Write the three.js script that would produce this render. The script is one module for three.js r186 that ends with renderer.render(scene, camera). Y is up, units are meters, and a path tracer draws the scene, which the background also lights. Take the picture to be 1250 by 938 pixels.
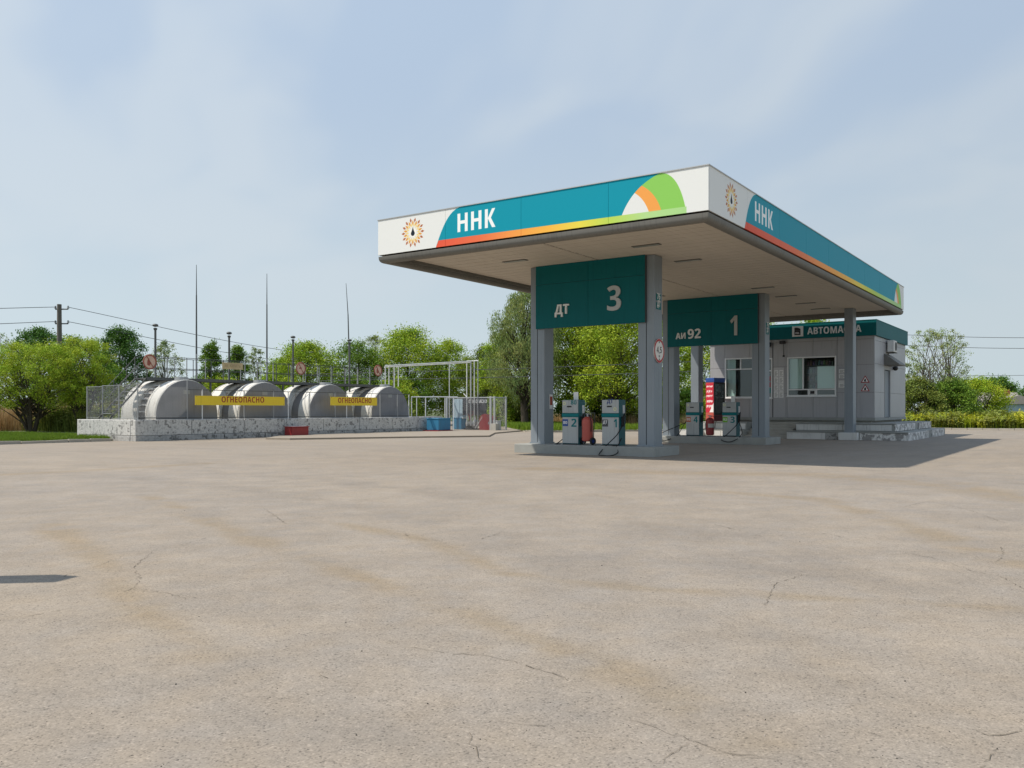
import * as THREE from 'three';
import { RoundedBoxGeometry } from 'three/addons/geometries/RoundedBoxGeometry.js';
import { TextGeometry } from 'three/addons/geometries/TextGeometry.js';
import { FontLoader } from 'three/addons/loaders/FontLoader.js';
import { mergeGeometries } from 'three/addons/utils/BufferGeometryUtils.js';

// ---------------------------------------------------------------- camera, sky, sun, exposure
// World axes follow the station: x runs right along the canopy front, z towards the viewer, origin under the near corner of the canopy.
const scene = new THREE.Scene();
const camera = new THREE.PerspectiveCamera(48.27, 1250 / 938, 0.1, 3000);
camera.position.set(7.927, 1.47, 20.158);
camera.rotation.set(0, 0.6002, 0);
camera.setViewOffset(1250, 938, 0, -31.4, 1250, 938);
const renderer = new THREE.WebGLRenderer({ antialias: true });
renderer.toneMapping = THREE.LinearToneMapping;
renderer.toneMappingExposure = 1.0;
renderer.shadowMap.enabled = true;

const SUN = new THREE.Vector3(-0.52, 1, 0.46).normalize();
const sun = new THREE.DirectionalLight(new THREE.Color().setRGB(1.0, 0.925, 0.82), 4.8);
sun.name = 'sun'; sun.position.copy(SUN).multiplyScalar(80); sun.castShadow = true; sun.shadow.radius = 1.5;
Object.assign(sun.shadow.camera, { left: -90, right: 60, top: 80, bottom: -60, near: 1, far: 300 });
sun.shadow.mapSize.set(4096, 4096);
scene.add(sun, sun.target);

// seeded randomness and tileable noise
const rng = (s) => () => { s = (s + 0x6d2b79f5) | 0; let t = Math.imul(s ^ (s >>> 15), 1 | s); t = (t + Math.imul(t ^ (t >>> 7), 61 | t)) ^ t; return ((t ^ (t >>> 14)) >>> 0) / 4294967296; };
const lerp = (a, b, t) => a + (b - a) * t, clamp = (v, a = 0, b = 1) => Math.min(b, Math.max(a, v));
const smooth = (a, b, v) => { const t = clamp((v - a) / (b - a)); return t * t * (3 - 2 * t); };
function lattice(seed, N = 256) {
  const r = rng(seed), g = new Float32Array(N * N).map(() => r());
  return (x, y, p = N) => {
    const x0 = Math.floor(x), y0 = Math.floor(y), fx = x - x0, fy = y - y0, sx = fx * fx * (3 - 2 * fx), sy = fy * fy * (3 - 2 * fy);
    const a = ((x0 % p) + p) % p, b = (a + 1) % p, c = ((y0 % p) + p) % p, d = (c + 1) % p;
    return lerp(lerp(g[c * N + a], g[c * N + b], sx), lerp(g[d * N + a], g[d * N + b], sx), sy);
  };
}
const noiseA = lattice(11), noiseB = lattice(23), noiseC = lattice(37);
const fbm = (n, x, y, p, oct = 4) => { let s = 0, a = 0.5, t = 0; for (let i = 0; i < oct; i++) { s += a * n(x, y, p); t += a; a *= 0.5; x *= 2; y *= 2; p *= 2; if (p > 256) p = 256; } return s / t; };

// computed hazy spring sky
{
  const W = 1024, H = 512, d = new Float32Array(W * H * 4);
  const mix3 = (a, b, t) => a.map((v, i) => lerp(v, b[i], t));
  for (let j = 0; j < H; j++) for (let i = 0; i < W; i++) {
    const el = ((j + 0.5) / H - 0.5) * Math.PI, az = ((i + 0.5) / W - 0.5) * 2 * Math.PI;
    const y = Math.sin(el), x = Math.cos(el) * Math.cos(az), z = Math.cos(el) * Math.sin(az);
    const up = Math.max(0, y);
    let c = mix3([0.635, 0.74, 0.785], [0.465, 0.58, 0.735], smooth(0, 0.38, up));
    c = mix3(c, [0.33, 0.45, 0.68], smooth(0.38, 1.0, up));
    const s = x * SUN.x + y * SUN.y + z * SUN.z;
    const glow = 0.86 + 0.22 * smooth(-0.7, 1, s) + 0.35 * Math.pow(Math.max(0, s), 10);
    // thin high cloud, drawn out in streaks
    const px = x / (up + 0.32), pz = z / (up + 0.32);
    const w = fbm(noiseC, px * 1.7 + 40, pz * 1.7 + 40, 256, 3);
    const cl = fbm(noiseA, px * 1.5 + pz * 0.9 + w * 1.6 + 60, pz * 3.1 - px * 1.4 + w * 1.2 + 60, 256, 5);
    const veil = smooth(0.42, 0.75, cl) * 0.55 * smooth(0.0, 0.2, up);
    c = mix3(c, [0.66, 0.73, 0.785], veil);
    const k = (j * W + i) * 4;
    for (let n = 0; n < 3; n++) d[k + n] = c[n] * glow;
    d[k + 3] = 1;
    if (y < 0) { d[k] = 0.3; d[k + 1] = 0.29; d[k + 2] = 0.25; }
  }
  const t = new THREE.DataTexture(d, W, H, THREE.RGBAFormat, THREE.FloatType);
  t.mapping = THREE.EquirectangularReflectionMapping; t.magFilter = t.minFilter = THREE.LinearFilter; t.needsUpdate = true;
  scene.background = t; scene.environment = t;
}
const font = await new FontLoader().loadAsync('fonts/droid/droid_sans_bold.typeface.json');

// ---------------------------------------------------------------- textures and materials
function tex(size, fn, srgb = true, repeat = 1) {
  const d = new Uint8Array(size * size * 4);
  for (let j = 0; j < size; j++) for (let i = 0; i < size; i++) {
    const c = fn(i / size, j / size, i, j), k = (j * size + i) * 4;
    for (let n = 0; n < 3; n++) { const v = clamp(Array.isArray(c) ? c[n] : c); d[k + n] = 255 * (srgb ? (v < 0.0031308 ? v * 12.92 : 1.055 * Math.pow(v, 1 / 2.4) - 0.055) : v); }
    d[k + 3] = 255;
  }
  const t = new THREE.DataTexture(d, size, size);
  t.wrapS = t.wrapT = THREE.RepeatWrapping; t.magFilter = THREE.LinearFilter; t.minFilter = THREE.LinearMipmapLinearFilter; t.generateMipmaps = true;
  if (srgb) t.colorSpace = THREE.SRGBColorSpace;
  t.repeat.set(repeat, repeat); t.needsUpdate = true;
  return t;
}
const C = (r, g, b) => new THREE.Color().setRGB(r, g, b);
const std = (color, roughness = 0.7, o = {}) => new THREE.MeshStandardMaterial({ color, roughness, ...o });
const mul = (a, k) => a.map((v) => v * k);

// asphalt: pale binder with light and dark chips, 5 m tile
const AN = 2048, AH = new Float32Array(AN * AN);
{
  const r = rng(5);
  for (let i = 0; i < AN * AN; i++) AH[i] = 0;
  const stamp = (n, r0, r1, amp) => {
    for (let k = 0; k < n; k++) {
      const cx = r() * AN, cy = r() * AN, R = lerp(r0, r1, r() * r()), a = amp * (0.5 + r()) * (r() < 0.5 ? -1 : 1), e = 0.6 + r() * 0.8;
      for (let y = Math.floor(-R); y <= R; y++) for (let x = Math.floor(-R); x <= R; x++) {
        if (x * x * e + y * y / e > R * R) continue;
        AH[((Math.floor(cy + y) + AN) % AN) * AN + ((Math.floor(cx + x) + AN) % AN)] += a;
      }
    }
  };
  stamp(260000, 1.1, 2.9, 0.20); stamp(40000, 2, 4.6, 0.16);
  for (let k = 0; k < 26000; k++) { const R = 0.8 + r() * r() * 2.2, cx = r() * AN, cy = r() * AN; for (let y = -3; y <= 3; y++) for (let x = -3; x <= 3; x++) if (x * x + y * y <= R * R) AH[((Math.floor(cy + y) + AN) % AN) * AN + ((Math.floor(cx + x) + AN) % AN)] -= 0.55; }
}
const asphaltMap = tex(AN, (u, v, i, j) => {
  const h = clamp(AH[j * AN + i], -0.95, 0.7), g = fbm(noiseB, u * 64, v * 64, 64, 3) - 0.5, m = fbm(noiseA, u * 10, v * 10, 10, 4) - 0.5;
  const k = 1 + h * 0.75 + g * 0.16 + m * 0.10, w = fbm(noiseC, u * 22, v * 22, 22, 3) - 0.5;
  return [0.272 * k * (1 + w * 0.06), 0.229 * k, 0.180 * k * (1 - w * 0.1)];
}, true, 0.2);
const asphaltBump = tex(1024, (u, v, i, j) => { const k = (j * 2) * AN + i * 2; return 0.5 + 0.4 * clamp((AH[k] + AH[k + 1]) / 2, -1, 1); }, false, 0.2);
const concreteMap = tex(512, (u, v) => { const k = 0.86 + 0.28 * fbm(noiseA, u * 8, v * 8, 8, 5) + 0.12 * (noiseB(u * 256, v * 256, 256) - 0.5); return [0.9 * k, 0.89 * k, 0.85 * k]; }, true, 0.5);
const grimeMap = tex(512, (u, v) => {          // paint with faint run-down streaks and specks
  const s = fbm(noiseA, u * 48, v * 3, 48, 3), b = fbm(noiseB, u * 5, v * 5, 5, 4), f = noiseC(u * 128, v * 128, 128);
  const k = 1 - 0.16 * smooth(0.5, 0.8, s) - 0.14 * smooth(0.45, 0.8, b) - (f > 0.93 ? 0.12 : 0);
  return [k, k * 0.992, k * 0.975];
}, true, 0.4);
const streakMap = tex(512, (u, v) => {         // aluminium paint with rust-brown runs
  const s = fbm(noiseC, u * 26, v * 2.0, 26, 4), b = fbm(noiseA, u * 6, v * 6, 6, 4), r = smooth(0.60, 0.72, s) * smooth(0.4, 0.6, b);
  const k = 0.9 + 0.2 * (b - 0.5);
  return [lerp(0.95 * k, 0.40, r * 0.75), lerp(0.95 * k, 0.30, r * 0.75), lerp(0.93 * k, 0.22, r * 0.75)];
}, true, 0.45);
function peelMap(cover, seed, freq) {          // whitewash flaking off grey concrete
  const n = lattice(seed);
  return tex(1024, (u, v) => {
    const a = fbm(n, u * freq, v * freq, freq, 6), b = fbm(noiseB, u * 60, v * 60, 60, 3), st = fbm(noiseA, u * 40, v * 2, 40, 3);
    const p = smooth(cover - 0.02, cover + 0.02, a + (b - 0.5) * 0.16 + (st - 0.5) * 0.1);
    const w = 0.80 - 0.22 * smooth(0.45, 0.75, b) - 0.12 * smooth(0.5, 0.8, st), g = 0.24 + 0.18 * b;
    return [lerp(g, w, p), lerp(g * 0.97, w * 0.985, p), lerp(g * 0.93, w * 0.95, p)];
  }, true, 0.33);
}
const soilMap = tex(512, (u, v) => { const a = fbm(noiseA, u * 12, v * 12, 12, 5), b = noiseB(u * 200, v * 200, 200); const k = 0.7 + 0.6 * a + 0.2 * (b - 0.5); return [0.085 * k, 0.105 * k, 0.035 * k]; }, true, 0.4);
const panelMap = tex(512, (u, v) => { const a = fbm(noiseA, u * 4, v * 4, 4, 4), s = fbm(noiseC, u * 50, v * 2, 50, 3); const k = 0.95 + 0.1 * (a - 0.5) - 0.09 * smooth(0.55, 0.8, s); return [k, k, k * 0.99]; }, true, 0.35);

const M = {
  asphalt: std(C(1, 1, 1), 0.93, { map: asphaltMap, bumpMap: asphaltBump, bumpScale: 0.006, vertexColors: true }),
  crack: std(C(0.13, 0.105, 0.075), 0.95),
  concrete: std(C(0.40, 0.385, 0.35), 0.9, { map: concreteMap }),
  island: std(C(0.34, 0.35, 0.34), 0.9, { map: concreteMap }),
  kerb: std(C(0.42, 0.39, 0.34), 0.92, { map: concreteMap }),
  bund: std(C(0.70, 0.70, 0.68), 0.92, { map: peelMap(0.345, 71, 24) }),
  bundLow: std(C(0.52, 0.52, 0.51), 0.92, { map: peelMap(0.36, 72, 16) }),
  flaked: std(C(0.95, 0.95, 0.94), 0.92, { map: peelMap(0.48, 73, 22) }),
  whitewash: std(C(0.66, 0.66, 0.64), 0.85, { map: grimeMap }),
  white: std(C(0.80, 0.80, 0.79), 0.45, { map: grimeMap }),
  whitePlain: std(C(0.78, 0.78, 0.76), 0.5),
  column: std(C(0.255, 0.29, 0.325), 0.45, { metalness: 0.25, map: panelMap }),
  joint: std(C(0.03, 0.035, 0.04), 0.8),
  gutter: std(C(0.15, 0.145, 0.13), 0.6, { metalness: 0.0, map: grimeMap }),
  soffit: std(C(0.64, 0.57, 0.48), 0.6, { map: panelMap }),
  soffitDark: std(C(0.09, 0.085, 0.08), 0.9),
  teal: new THREE.MeshPhysicalMaterial({ color: C(0.0, 0.118, 0.130), roughness: 0.55, specularIntensity: 0.4, map: panelMap }),
  tealBright: new THREE.MeshPhysicalMaterial({ color: C(0.003, 0.17, 0.185), roughness: 0.55, specularIntensity: 0.4, map: panelMap }),
  letter: std(C(0.72, 0.72, 0.70), 0.45),
  silver: std(C(0.42, 0.42, 0.40), 0.4, { metalness: 0.3 }),
  panel: std(C(0.40, 0.40, 0.415), 0.45, { metalness: 0.15, map: panelMap }),
  panelBack: std(C(0.08, 0.08, 0.08), 0.9),
  plaster: std(C(0.22, 0.21, 0.19), 0.9),
  frame: std(C(0.76, 0.77, 0.76), 0.4),
  glass: new THREE.MeshPhysicalMaterial({ color: C(0.9, 0.96, 0.95), roughness: 0.03, transmission: 1, thickness: 0, ior: 1.5, specularIntensity: 1 }),
  blind: std(C(0.62, 0.72, 0.70), 0.7),
  dispenser: std(C(0.40, 0.42, 0.42), 0.45, { map: grimeMap }),
  dispTeal: std(C(0.002, 0.11, 0.13), 0.5),
  black: std(C(0.014, 0.014, 0.015), 0.55),
  rubber: std(C(0.012, 0.012, 0.013), 0.7),
  red: std(C(0.46, 0.085, 0.06), 0.5),
  redDark: std(C(0.30, 0.03, 0.03), 0.45, { map: grimeMap }),
  tank: std(C(0.74, 0.72, 0.67), 0.55, { metalness: 0, map: streakMap }),
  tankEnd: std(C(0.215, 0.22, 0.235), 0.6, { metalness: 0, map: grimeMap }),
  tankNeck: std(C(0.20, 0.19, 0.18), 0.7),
  steel: std(C(0.33, 0.34, 0.34), 0.5, { metalness: 0.4 }),
  steelDark: std(C(0.10, 0.105, 0.10), 0.6, { metalness: 0.3 }),
  galv: std(C(0.45, 0.46, 0.46), 0.45, { metalness: 0.4 }),
  pipeWhite: std(C(0.70, 0.71, 0.69), 0.5),
  yellow: std(C(0.86, 0.62, 0.03), 0.5, { map: panelMap }),
  rustRed: std(C(0.36, 0.05, 0.02), 0.6),
  faded: std(C(0.62, 0.44, 0.33), 0.7, { map: grimeMap }),
  fadedRim: std(C(0.30, 0.09, 0.06), 0.7),
  beige: std(C(0.50, 0.40, 0.22), 0.7, { map: grimeMap }),
  blue: std(C(0.03, 0.20, 0.36), 0.5, { map: grimeMap }),
  blueGrey: std(C(0.35, 0.46, 0.53), 0.5, { map: grimeMap }),
  navy: std(C(0.01, 0.03, 0.15), 0.5),
  wood: std(C(0.15, 0.135, 0.12), 0.9, { map: concreteMap }),
  wire: std(C(0.05, 0.055, 0.06), 0.6),
  brick: std(C(0.26, 0.075, 0.05), 0.9, { map: concreteMap }),
  roofGrey: std(C(0.30, 0.28, 0.26), 0.9, { map: concreteMap }),
  bark: std(C(0.075, 0.06, 0.042), 0.95),
  barkPale: std(C(0.16, 0.145, 0.12), 0.95),
  soil: std(C(1, 1, 1), 0.98, { map: soilMap }),
};
const leafMat = (r, g, b) => new THREE.MeshPhysicalMaterial({ color: C(r, g, b), roughness: 0.75, transmission: 0.3, thickness: 0, ior: 1.3, specularIntensity: 0.4, vertexColors: true, side: THREE.DoubleSide });
const L = {
  willow: leafMat(0.36, 0.46, 0.04), spring: leafMat(0.31, 0.42, 0.035), mid: leafMat(0.17, 0.28, 0.035), dark: leafMat(0.095, 0.20, 0.035), grey: leafMat(0.27, 0.33, 0.11),
  yellow: leafMat(0.33, 0.43, 0.03), olive: leafMat(0.20, 0.25, 0.05), grass: leafMat(0.19, 0.29, 0.03), reed: leafMat(0.52, 0.37, 0.19), weed: leafMat(0.40, 0.45, 0.03),
};

// ---------------------------------------------------------------- helpers
const taken = {};
const numbered = (n) => { const k = taken[n] = (taken[n] ?? -1) + 1; return k ? n + '_' + String(k).padStart(3, '0') : n; };
function thing(name, label, category, [x, y, z] = [0, 0, 0], turn = 0, group) {
  const o = new THREE.Group(); o.name = numbered(name); o.position.set(x, y, z); o.rotation.y = turn; o.userData = { label, category };
  if (group) o.userData.group = group;
  scene.add(o); return o;
}
function structure(name, o) { o.name = numbered(name); o.userData.kind = 'structure'; scene.add(o); return o; }
function metreUV(g) {
  const p = g.attributes.position, n = g.attributes.normal, uv = new Float32Array(p.count * 2);
  const ox = (p.getX(0) * 7.31 + p.count) % 1, oy = (p.getZ(0) * 3.77) % 1;
  for (let i = 0; i < p.count; i++) {
    const ax = Math.abs(n.getX(i)), ay = Math.abs(n.getY(i)), az = Math.abs(n.getZ(i)), x = p.getX(i), y = p.getY(i), z = p.getZ(i);
    const [u, v] = ay > ax && ay > az ? [x, z] : ax > az ? [z, y] : [x, y];
    uv[i * 2] = u + ox; uv[i * 2 + 1] = v + oy;
  }
  g.setAttribute('uv', new THREE.BufferAttribute(uv, 2)); return g;
}
function shiftUV(g, s) { const uv = g.attributes.uv; for (let i = 0; i < uv.count; i++) uv.setXY(i, uv.getX(i) + s * 1.37, uv.getY(i) + s * 0.71); return g; }
function mesh(name, g, m, parent, label) {
  const o = new THREE.Mesh(g, m); o.name = parent ? name : numbered(name);
  if (label) o.userData.label = label;
  (parent || scene).add(o); return o;
}
let uvSeed = 0;
function boxG(x0, x1, y0, y1, z0, z1, bevel = 0) {
  const w = Math.abs(x1 - x0), h = Math.abs(y1 - y0), d = Math.abs(z1 - z0);
  const g = bevel ? new RoundedBoxGeometry(w, h, d, 2, Math.min(bevel, w / 2.1, h / 2.1, d / 2.1)) : new THREE.BoxGeometry(w, h, d);
  metreUV(g); shiftUV(g, (uvSeed++ * 0.618) % 7);
  g.translate((x0 + x1) / 2, (y0 + y1) / 2, (z0 + z1) / 2); return g;
}
const box = (name, x0, x1, y0, y1, z0, z1, m, parent, bevel = 0) => mesh(name, boxG(x0, x1, y0, y1, z0, z1, bevel), m, parent);
const strip = (g) => { const h = g.index ? g.toNonIndexed() : g; for (const k of Object.keys(h.attributes)) if (!['position', 'normal', 'uv'].includes(k)) h.deleteAttribute(k); return h; };
const merge = (list) => mergeGeometries(list.map(strip));
const V = (x, y, z) => new THREE.Vector3(x, y, z);
function rodG(a, b, r0, r1 = r0, seg = 8) {       // a round bar between two points
  const d = new THREE.Vector3().subVectors(b, a), g = new THREE.CylinderGeometry(r1, r0, d.length(), seg, 1);
  g.applyQuaternion(new THREE.Quaternion().setFromUnitVectors(V(0, 1, 0), d.clone().normalize()));
  g.translate((a.x + b.x) / 2, (a.y + b.y) / 2, (a.z + b.z) / 2); return g;
}
const rod = (name, a, b, r, m, parent, seg = 8, r1 = r) => mesh(name, rodG(V(...a), V(...b), r, r1, seg), m, parent);
function barG(a, b, w, h) {                        // a square bar between two points
  const d = new THREE.Vector3().subVectors(b, a), g = new THREE.BoxGeometry(w, h, d.length());
  g.applyMatrix4(new THREE.Matrix4().lookAt(V(0, 0, 0), d, V(0, 1, 0.001))); g.translate((a.x + b.x) / 2, (a.y + b.y) / 2, (a.z + b.z) / 2); return g;
}
const hose = (name, pts, r, m, parent, n = 40) => mesh(name, new THREE.TubeGeometry(new THREE.CatmullRomCurve3(pts.map((p) => V(...p))), n, r, 6), m, parent);
function text(name, s, size, depth, m, parent, [x, y, z], turn = 0, width) {   // raised letters, anchored at their lower left
  const g = new TextGeometry(s, { font, size, depth, curveSegments: 4 }); g.computeBoundingBox();
  const b = g.boundingBox; g.translate(-b.min.x, -b.min.y, 0);
  if (width) g.scale(width / (b.max.x - b.min.x), 1, 1);
  const o = mesh(name, g, m, parent); o.position.set(x, y, z); o.rotation.y = turn; return o;
}
function print(w, h, draw) {                       // flat print on a canvas
  const c = document.createElement('canvas'); c.width = w; c.height = h; draw(c.getContext('2d'), w, h);
  const t = new THREE.CanvasTexture(c); t.colorSpace = THREE.SRGBColorSpace; t.anisotropy = 8; return t;
}
const decal = (name, w, h, map, parent, [x, y, z], turn = 0, rough = 0.5) => { const o = mesh(name, new THREE.PlaneGeometry(w, h), std(0xffffff, rough, { map }), parent); o.position.set(x, y, z); o.rotation.y = turn; return o; };
function poly(pts, y, h) {                         // a flat slab from an outline of [x, z]
  const s = new THREE.Shape(pts.map(([x, z]) => new THREE.Vector2(x, -z)));
  const g = new THREE.ExtrudeGeometry(s, { depth: h, bevelEnabled: false }); g.rotateX(-Math.PI / 2); g.translate(0, y, 0); return metreUV(g);
}

// ---------------------------------------------------------------- ground
structure('ground', new THREE.Mesh(metreUV(new THREE.PlaneGeometry(1600, 1600).rotateX(-Math.PI / 2).translate(0, -0.06, -200)), M.soil));
const CRACKS=[[0.43,16.22,0.19,15.77,-0.12,15.29,-0.19,14.91,-0.30,14.46,-0.54,13.97],[-0.19,14.91,0.51,15.56,1.02,15.82,1.37,16.08,1.51,16.32],[1.43,16.11,1.74,16.06,2.23,16.11],[1.61,17.19,1.65,16.98,1.64,16.74],[4.40,16.13,4.68,16.12,4.92,16.01,5.11,16.03,5.32,16.07,5.51,16.12,5.61,16.22],[5.56,16.87,5.78,16.79,5.92,16.74],[6.02,16.50,6.17,16.50,6.35,16.55,6.46,16.57,6.66,16.61,6.85,16.56],[6.46,16.57,6.43,16.72,6.42,16.86,6.35,16.93],[5.53,17.01,5.61,17.12,5.73,17.20,5.87,17.37],[4.28,16.82,4.44,16.85,4.64,16.88],[1.09,12.46,1.42,12.71,2.05,12.72],[2.14,12.36,2.06,11.79,2.28,11.65],[6.14,10.88,6.33,10.64,6.63,10.84,6.82,11.13,7.01,11.40,7.21,11.49,7.42,11.98,7.71,12.36],[6.66,12.97,6.82,12.94,6.96,12.94],[5.87,13.82,5.76,13.34,5.68,12.93,5.76,12.30],[6.49,16.64,6.62,16.61,6.80,16.57,6.96,16.55,7.11,16.55],[7.53,16.26,7.54,16.09,7.56,15.97,7.60,15.90,7.72,15.88],[7.41,15.68,7.51,15.76,7.58,15.70,7.67,15.53],[7.56,15.97,7.47,15.86],[6.97,10.71,7.12,10.72,7.13,10.15,7.06,9.56],[5.48,6.25,5.68,4.99,6.32,5.93,6.96,7.47],[-2.43,11.66,-0.69,12.70,-0.37,12.29],[0.12,6.79,1.49,7.55,2.35,6.16],[3.83,9.61,4.70,10.31,5.28,9.68,5.85,10.25]];
const STREAKS=[[-5.54,11.55,-0.24,13.69,2.27,14.59,4.05,15.19,5.33,15.71,5.96,15.93,6.55,16.31,7.16,16.63],[-3.21,14.42,-0.32,15.42,1.95,16.47,3.55,16.93],[-0.08,12.28,1.68,12.75,3.54,13.82,4.94,13.72,6.12,13.27,7.47,12.85],[-3.78,2.14,-0.64,1.69,2.73,0.30,5.39,1.54,7.03,3.77],[2.19,5.37,4.15,5.74,5.83,8.24,7.34,10.73],[-12.51,10.73,-12.25,8.98,-12.25,5.55]];
{
  // forecourt: one sheet; vertex colours carry sandy drift along tyre tracks, worn and stained patches
  const segDist = (x, z, l) => { let m = 1e9; for (let i = 0; i + 3 < l.length; i += 2) { const ax = l[i], az = l[i + 1], bx = l[i + 2] - ax, bz = l[i + 3] - az, t = clamp(((x - ax) * bx + (z - az) * bz) / (bx * bx + bz * bz)); m = Math.min(m, Math.hypot(x - ax - t * bx, z - az - t * bz)); } return m; };
  const xs = [], zs = [];
  for (let x = -60; x < -14; x += 1) xs.push(x); for (let x = -14; x < 9; x += 0.125) xs.push(x); for (let x = 9; x <= 60; x += 1) xs.push(x);
  for (let z = -64; z < -3; z += 1) zs.push(z); for (let z = -3; z < 5; z += 0.25) zs.push(z); for (let z = 5; z < 19; z += 0.1) zs.push(z); for (let z = 19; z <= 60; z += 1) zs.push(z);
  const P = [], U = [], K = [], I = [];
  for (const z of zs) for (const x of xs) {
    P.push(x, 0, z); U.push(x, z);
    const a = fbm(noiseA, x * 0.23 + 80, z * 0.23 + 80, 256, 5), b = fbm(noiseB, x * 0.9 + 90, z * 0.9 + 90, 256, 4), c = fbm(noiseC, x * 0.11 + 70, z * 0.11 + 70, 256, 3), e = fbm(noiseA, x * 2.6 + 100, z * 2.6 + 100, 256, 3);
    let k = 0.985 + (a - 0.5) * 0.12 + (b - 0.5) * 0.12 + (e - 0.5) * 0.24, warm = (c - 0.5) * 0.5 + (b - 0.5) * 0.25;
    STREAKS.forEach((l, i) => { const d = segDist(x, z, l) + (b - 0.5) * 0.45, w = [0.26, 0.3, 0.25, 1.1, 0.4, 0.5][i], s = smooth(w, 0, d) * smooth(0.2, 0.5, a + (e - 0.5)); warm += s * 0.6 * (0.5 + e); k -= s * 0.22 * e; });
    const oil = smooth(0.66, 0.76, fbm(noiseC, x * 0.55 + 120, z * 0.55 + 30, 256, 4)); k -= oil * 0.05;
    // polished wheel lanes that sweep past the islands
    const lane = Math.hypot(x + 9, z - 34), s2 = smooth(0.7, 0, Math.abs(lane - 24.5) + (b - 0.5)) + smooth(0.7, 0, Math.abs(lane - 26.6) + (b - 0.5)); k -= s2 * 0.07;
    K.push(k * (1 + warm * 0.10), k, k * (1 - warm * 0.20));
  }
  for (let j = 0; j + 1 < zs.length; j++) for (let i = 0; i + 1 < xs.length; i++) { const q = j * xs.length + i; I.push(q, q + xs.length, q + 1, q + 1, q + xs.length, q + xs.length + 1); }
  const g = new THREE.BufferGeometry();
  g.setAttribute('position', new THREE.Float32BufferAttribute(P, 3)); g.setAttribute('uv', new THREE.Float32BufferAttribute(U, 2)); g.setAttribute('color', new THREE.Float32BufferAttribute(K, 3));
  g.setIndex(I); g.computeVertexNormals();
  const lot = new THREE.Mesh(g, M.asphalt); structure('forecourt', lot);
  // cracks: ragged ribbons filled with dark grit
  const r = rng(31), pos = [], idx = [];
  for (const l of CRACKS) {
    const pts = []; for (let i = 0; i + 3 < l.length; i += 2) { const n = Math.max(3, Math.round(Math.hypot(l[i + 2] - l[i], l[i + 3] - l[i + 1]) / 0.05)); for (let k = 0; k < n; k++) pts.push([lerp(l[i], l[i + 2], k / n) + (r() - 0.5) * 0.035, lerp(l[i + 1], l[i + 3], k / n) + (r() - 0.5) * 0.035]); }
    const far = Math.hypot(l[0] - 8, l[1] - 20) / 5;
    for (let i = 1; i + 1 < pts.length; i++) {
      const dx = pts[i + 1][0] - pts[i - 1][0], dz = pts[i + 1][1] - pts[i - 1][1], m = Math.hypot(dx, dz) || 1, w = (0.0006 + 0.0024 * r() * r()) * (r() < 0.12 ? 2.4 : 1) * (0.8 + 0.35 * far);
      pos.push(pts[i][0] - dz / m * w, 0.004, pts[i][1] + dx / m * w, pts[i][0] + dz / m * w, 0.004, pts[i][1] - dx / m * w);
      if (i > 1 && r() > 0.1) { const q = pos.length / 3 - 4; idx.push(q, q + 1, q + 2, q + 1, q + 3, q + 2); }
    }
  }
  const cg = new THREE.BufferGeometry(); cg.setAttribute('position', new THREE.Float32BufferAttribute(pos, 3)); cg.setIndex(idx); cg.computeVertexNormals();
  const cm = mesh('crack_lines', cg, M.crack, lot); cm.userData.kind = 'stuff';
  // loose grit and pebbles
  const pg = new THREE.IcosahedronGeometry(1, 0), N = 420, im = new THREE.InstancedMesh(pg, std(C(1, 1, 1), 0.95), N), m4 = new THREE.Matrix4(), e = new THREE.Euler(), q = new THREE.Quaternion();
  for (let i = 0; i < N; i++) {
    const d = 3.2 + 22 * r() * r(), an = 0.6 + (r() - 0.5) * 1.25, x = 7.93 - Math.sin(an) * d, z = 20.16 - Math.cos(an) * d, s = 0.002 + 0.007 * r() * r() * r();
    e.set(r() * 6, r() * 6, r() * 6); m4.compose(V(x, s * 0.4, z), q.setFromEuler(e), V(s * 1.4, s * 0.8, s)); im.setMatrixAt(i, m4);
    const k = r() < 0.6 ? 0.05 + 0.06 * r() : 0.25 + 0.2 * r(); im.setColorAt(i, C(k, k * 0.9, k * 0.78));
  }
  im.name = 'loose_grit'; im.userData = { kind: 'stuff', label: 'loose dark grit and small pebbles scattered on the forecourt', category: 'grit' }; scene.add(im);
}
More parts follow.
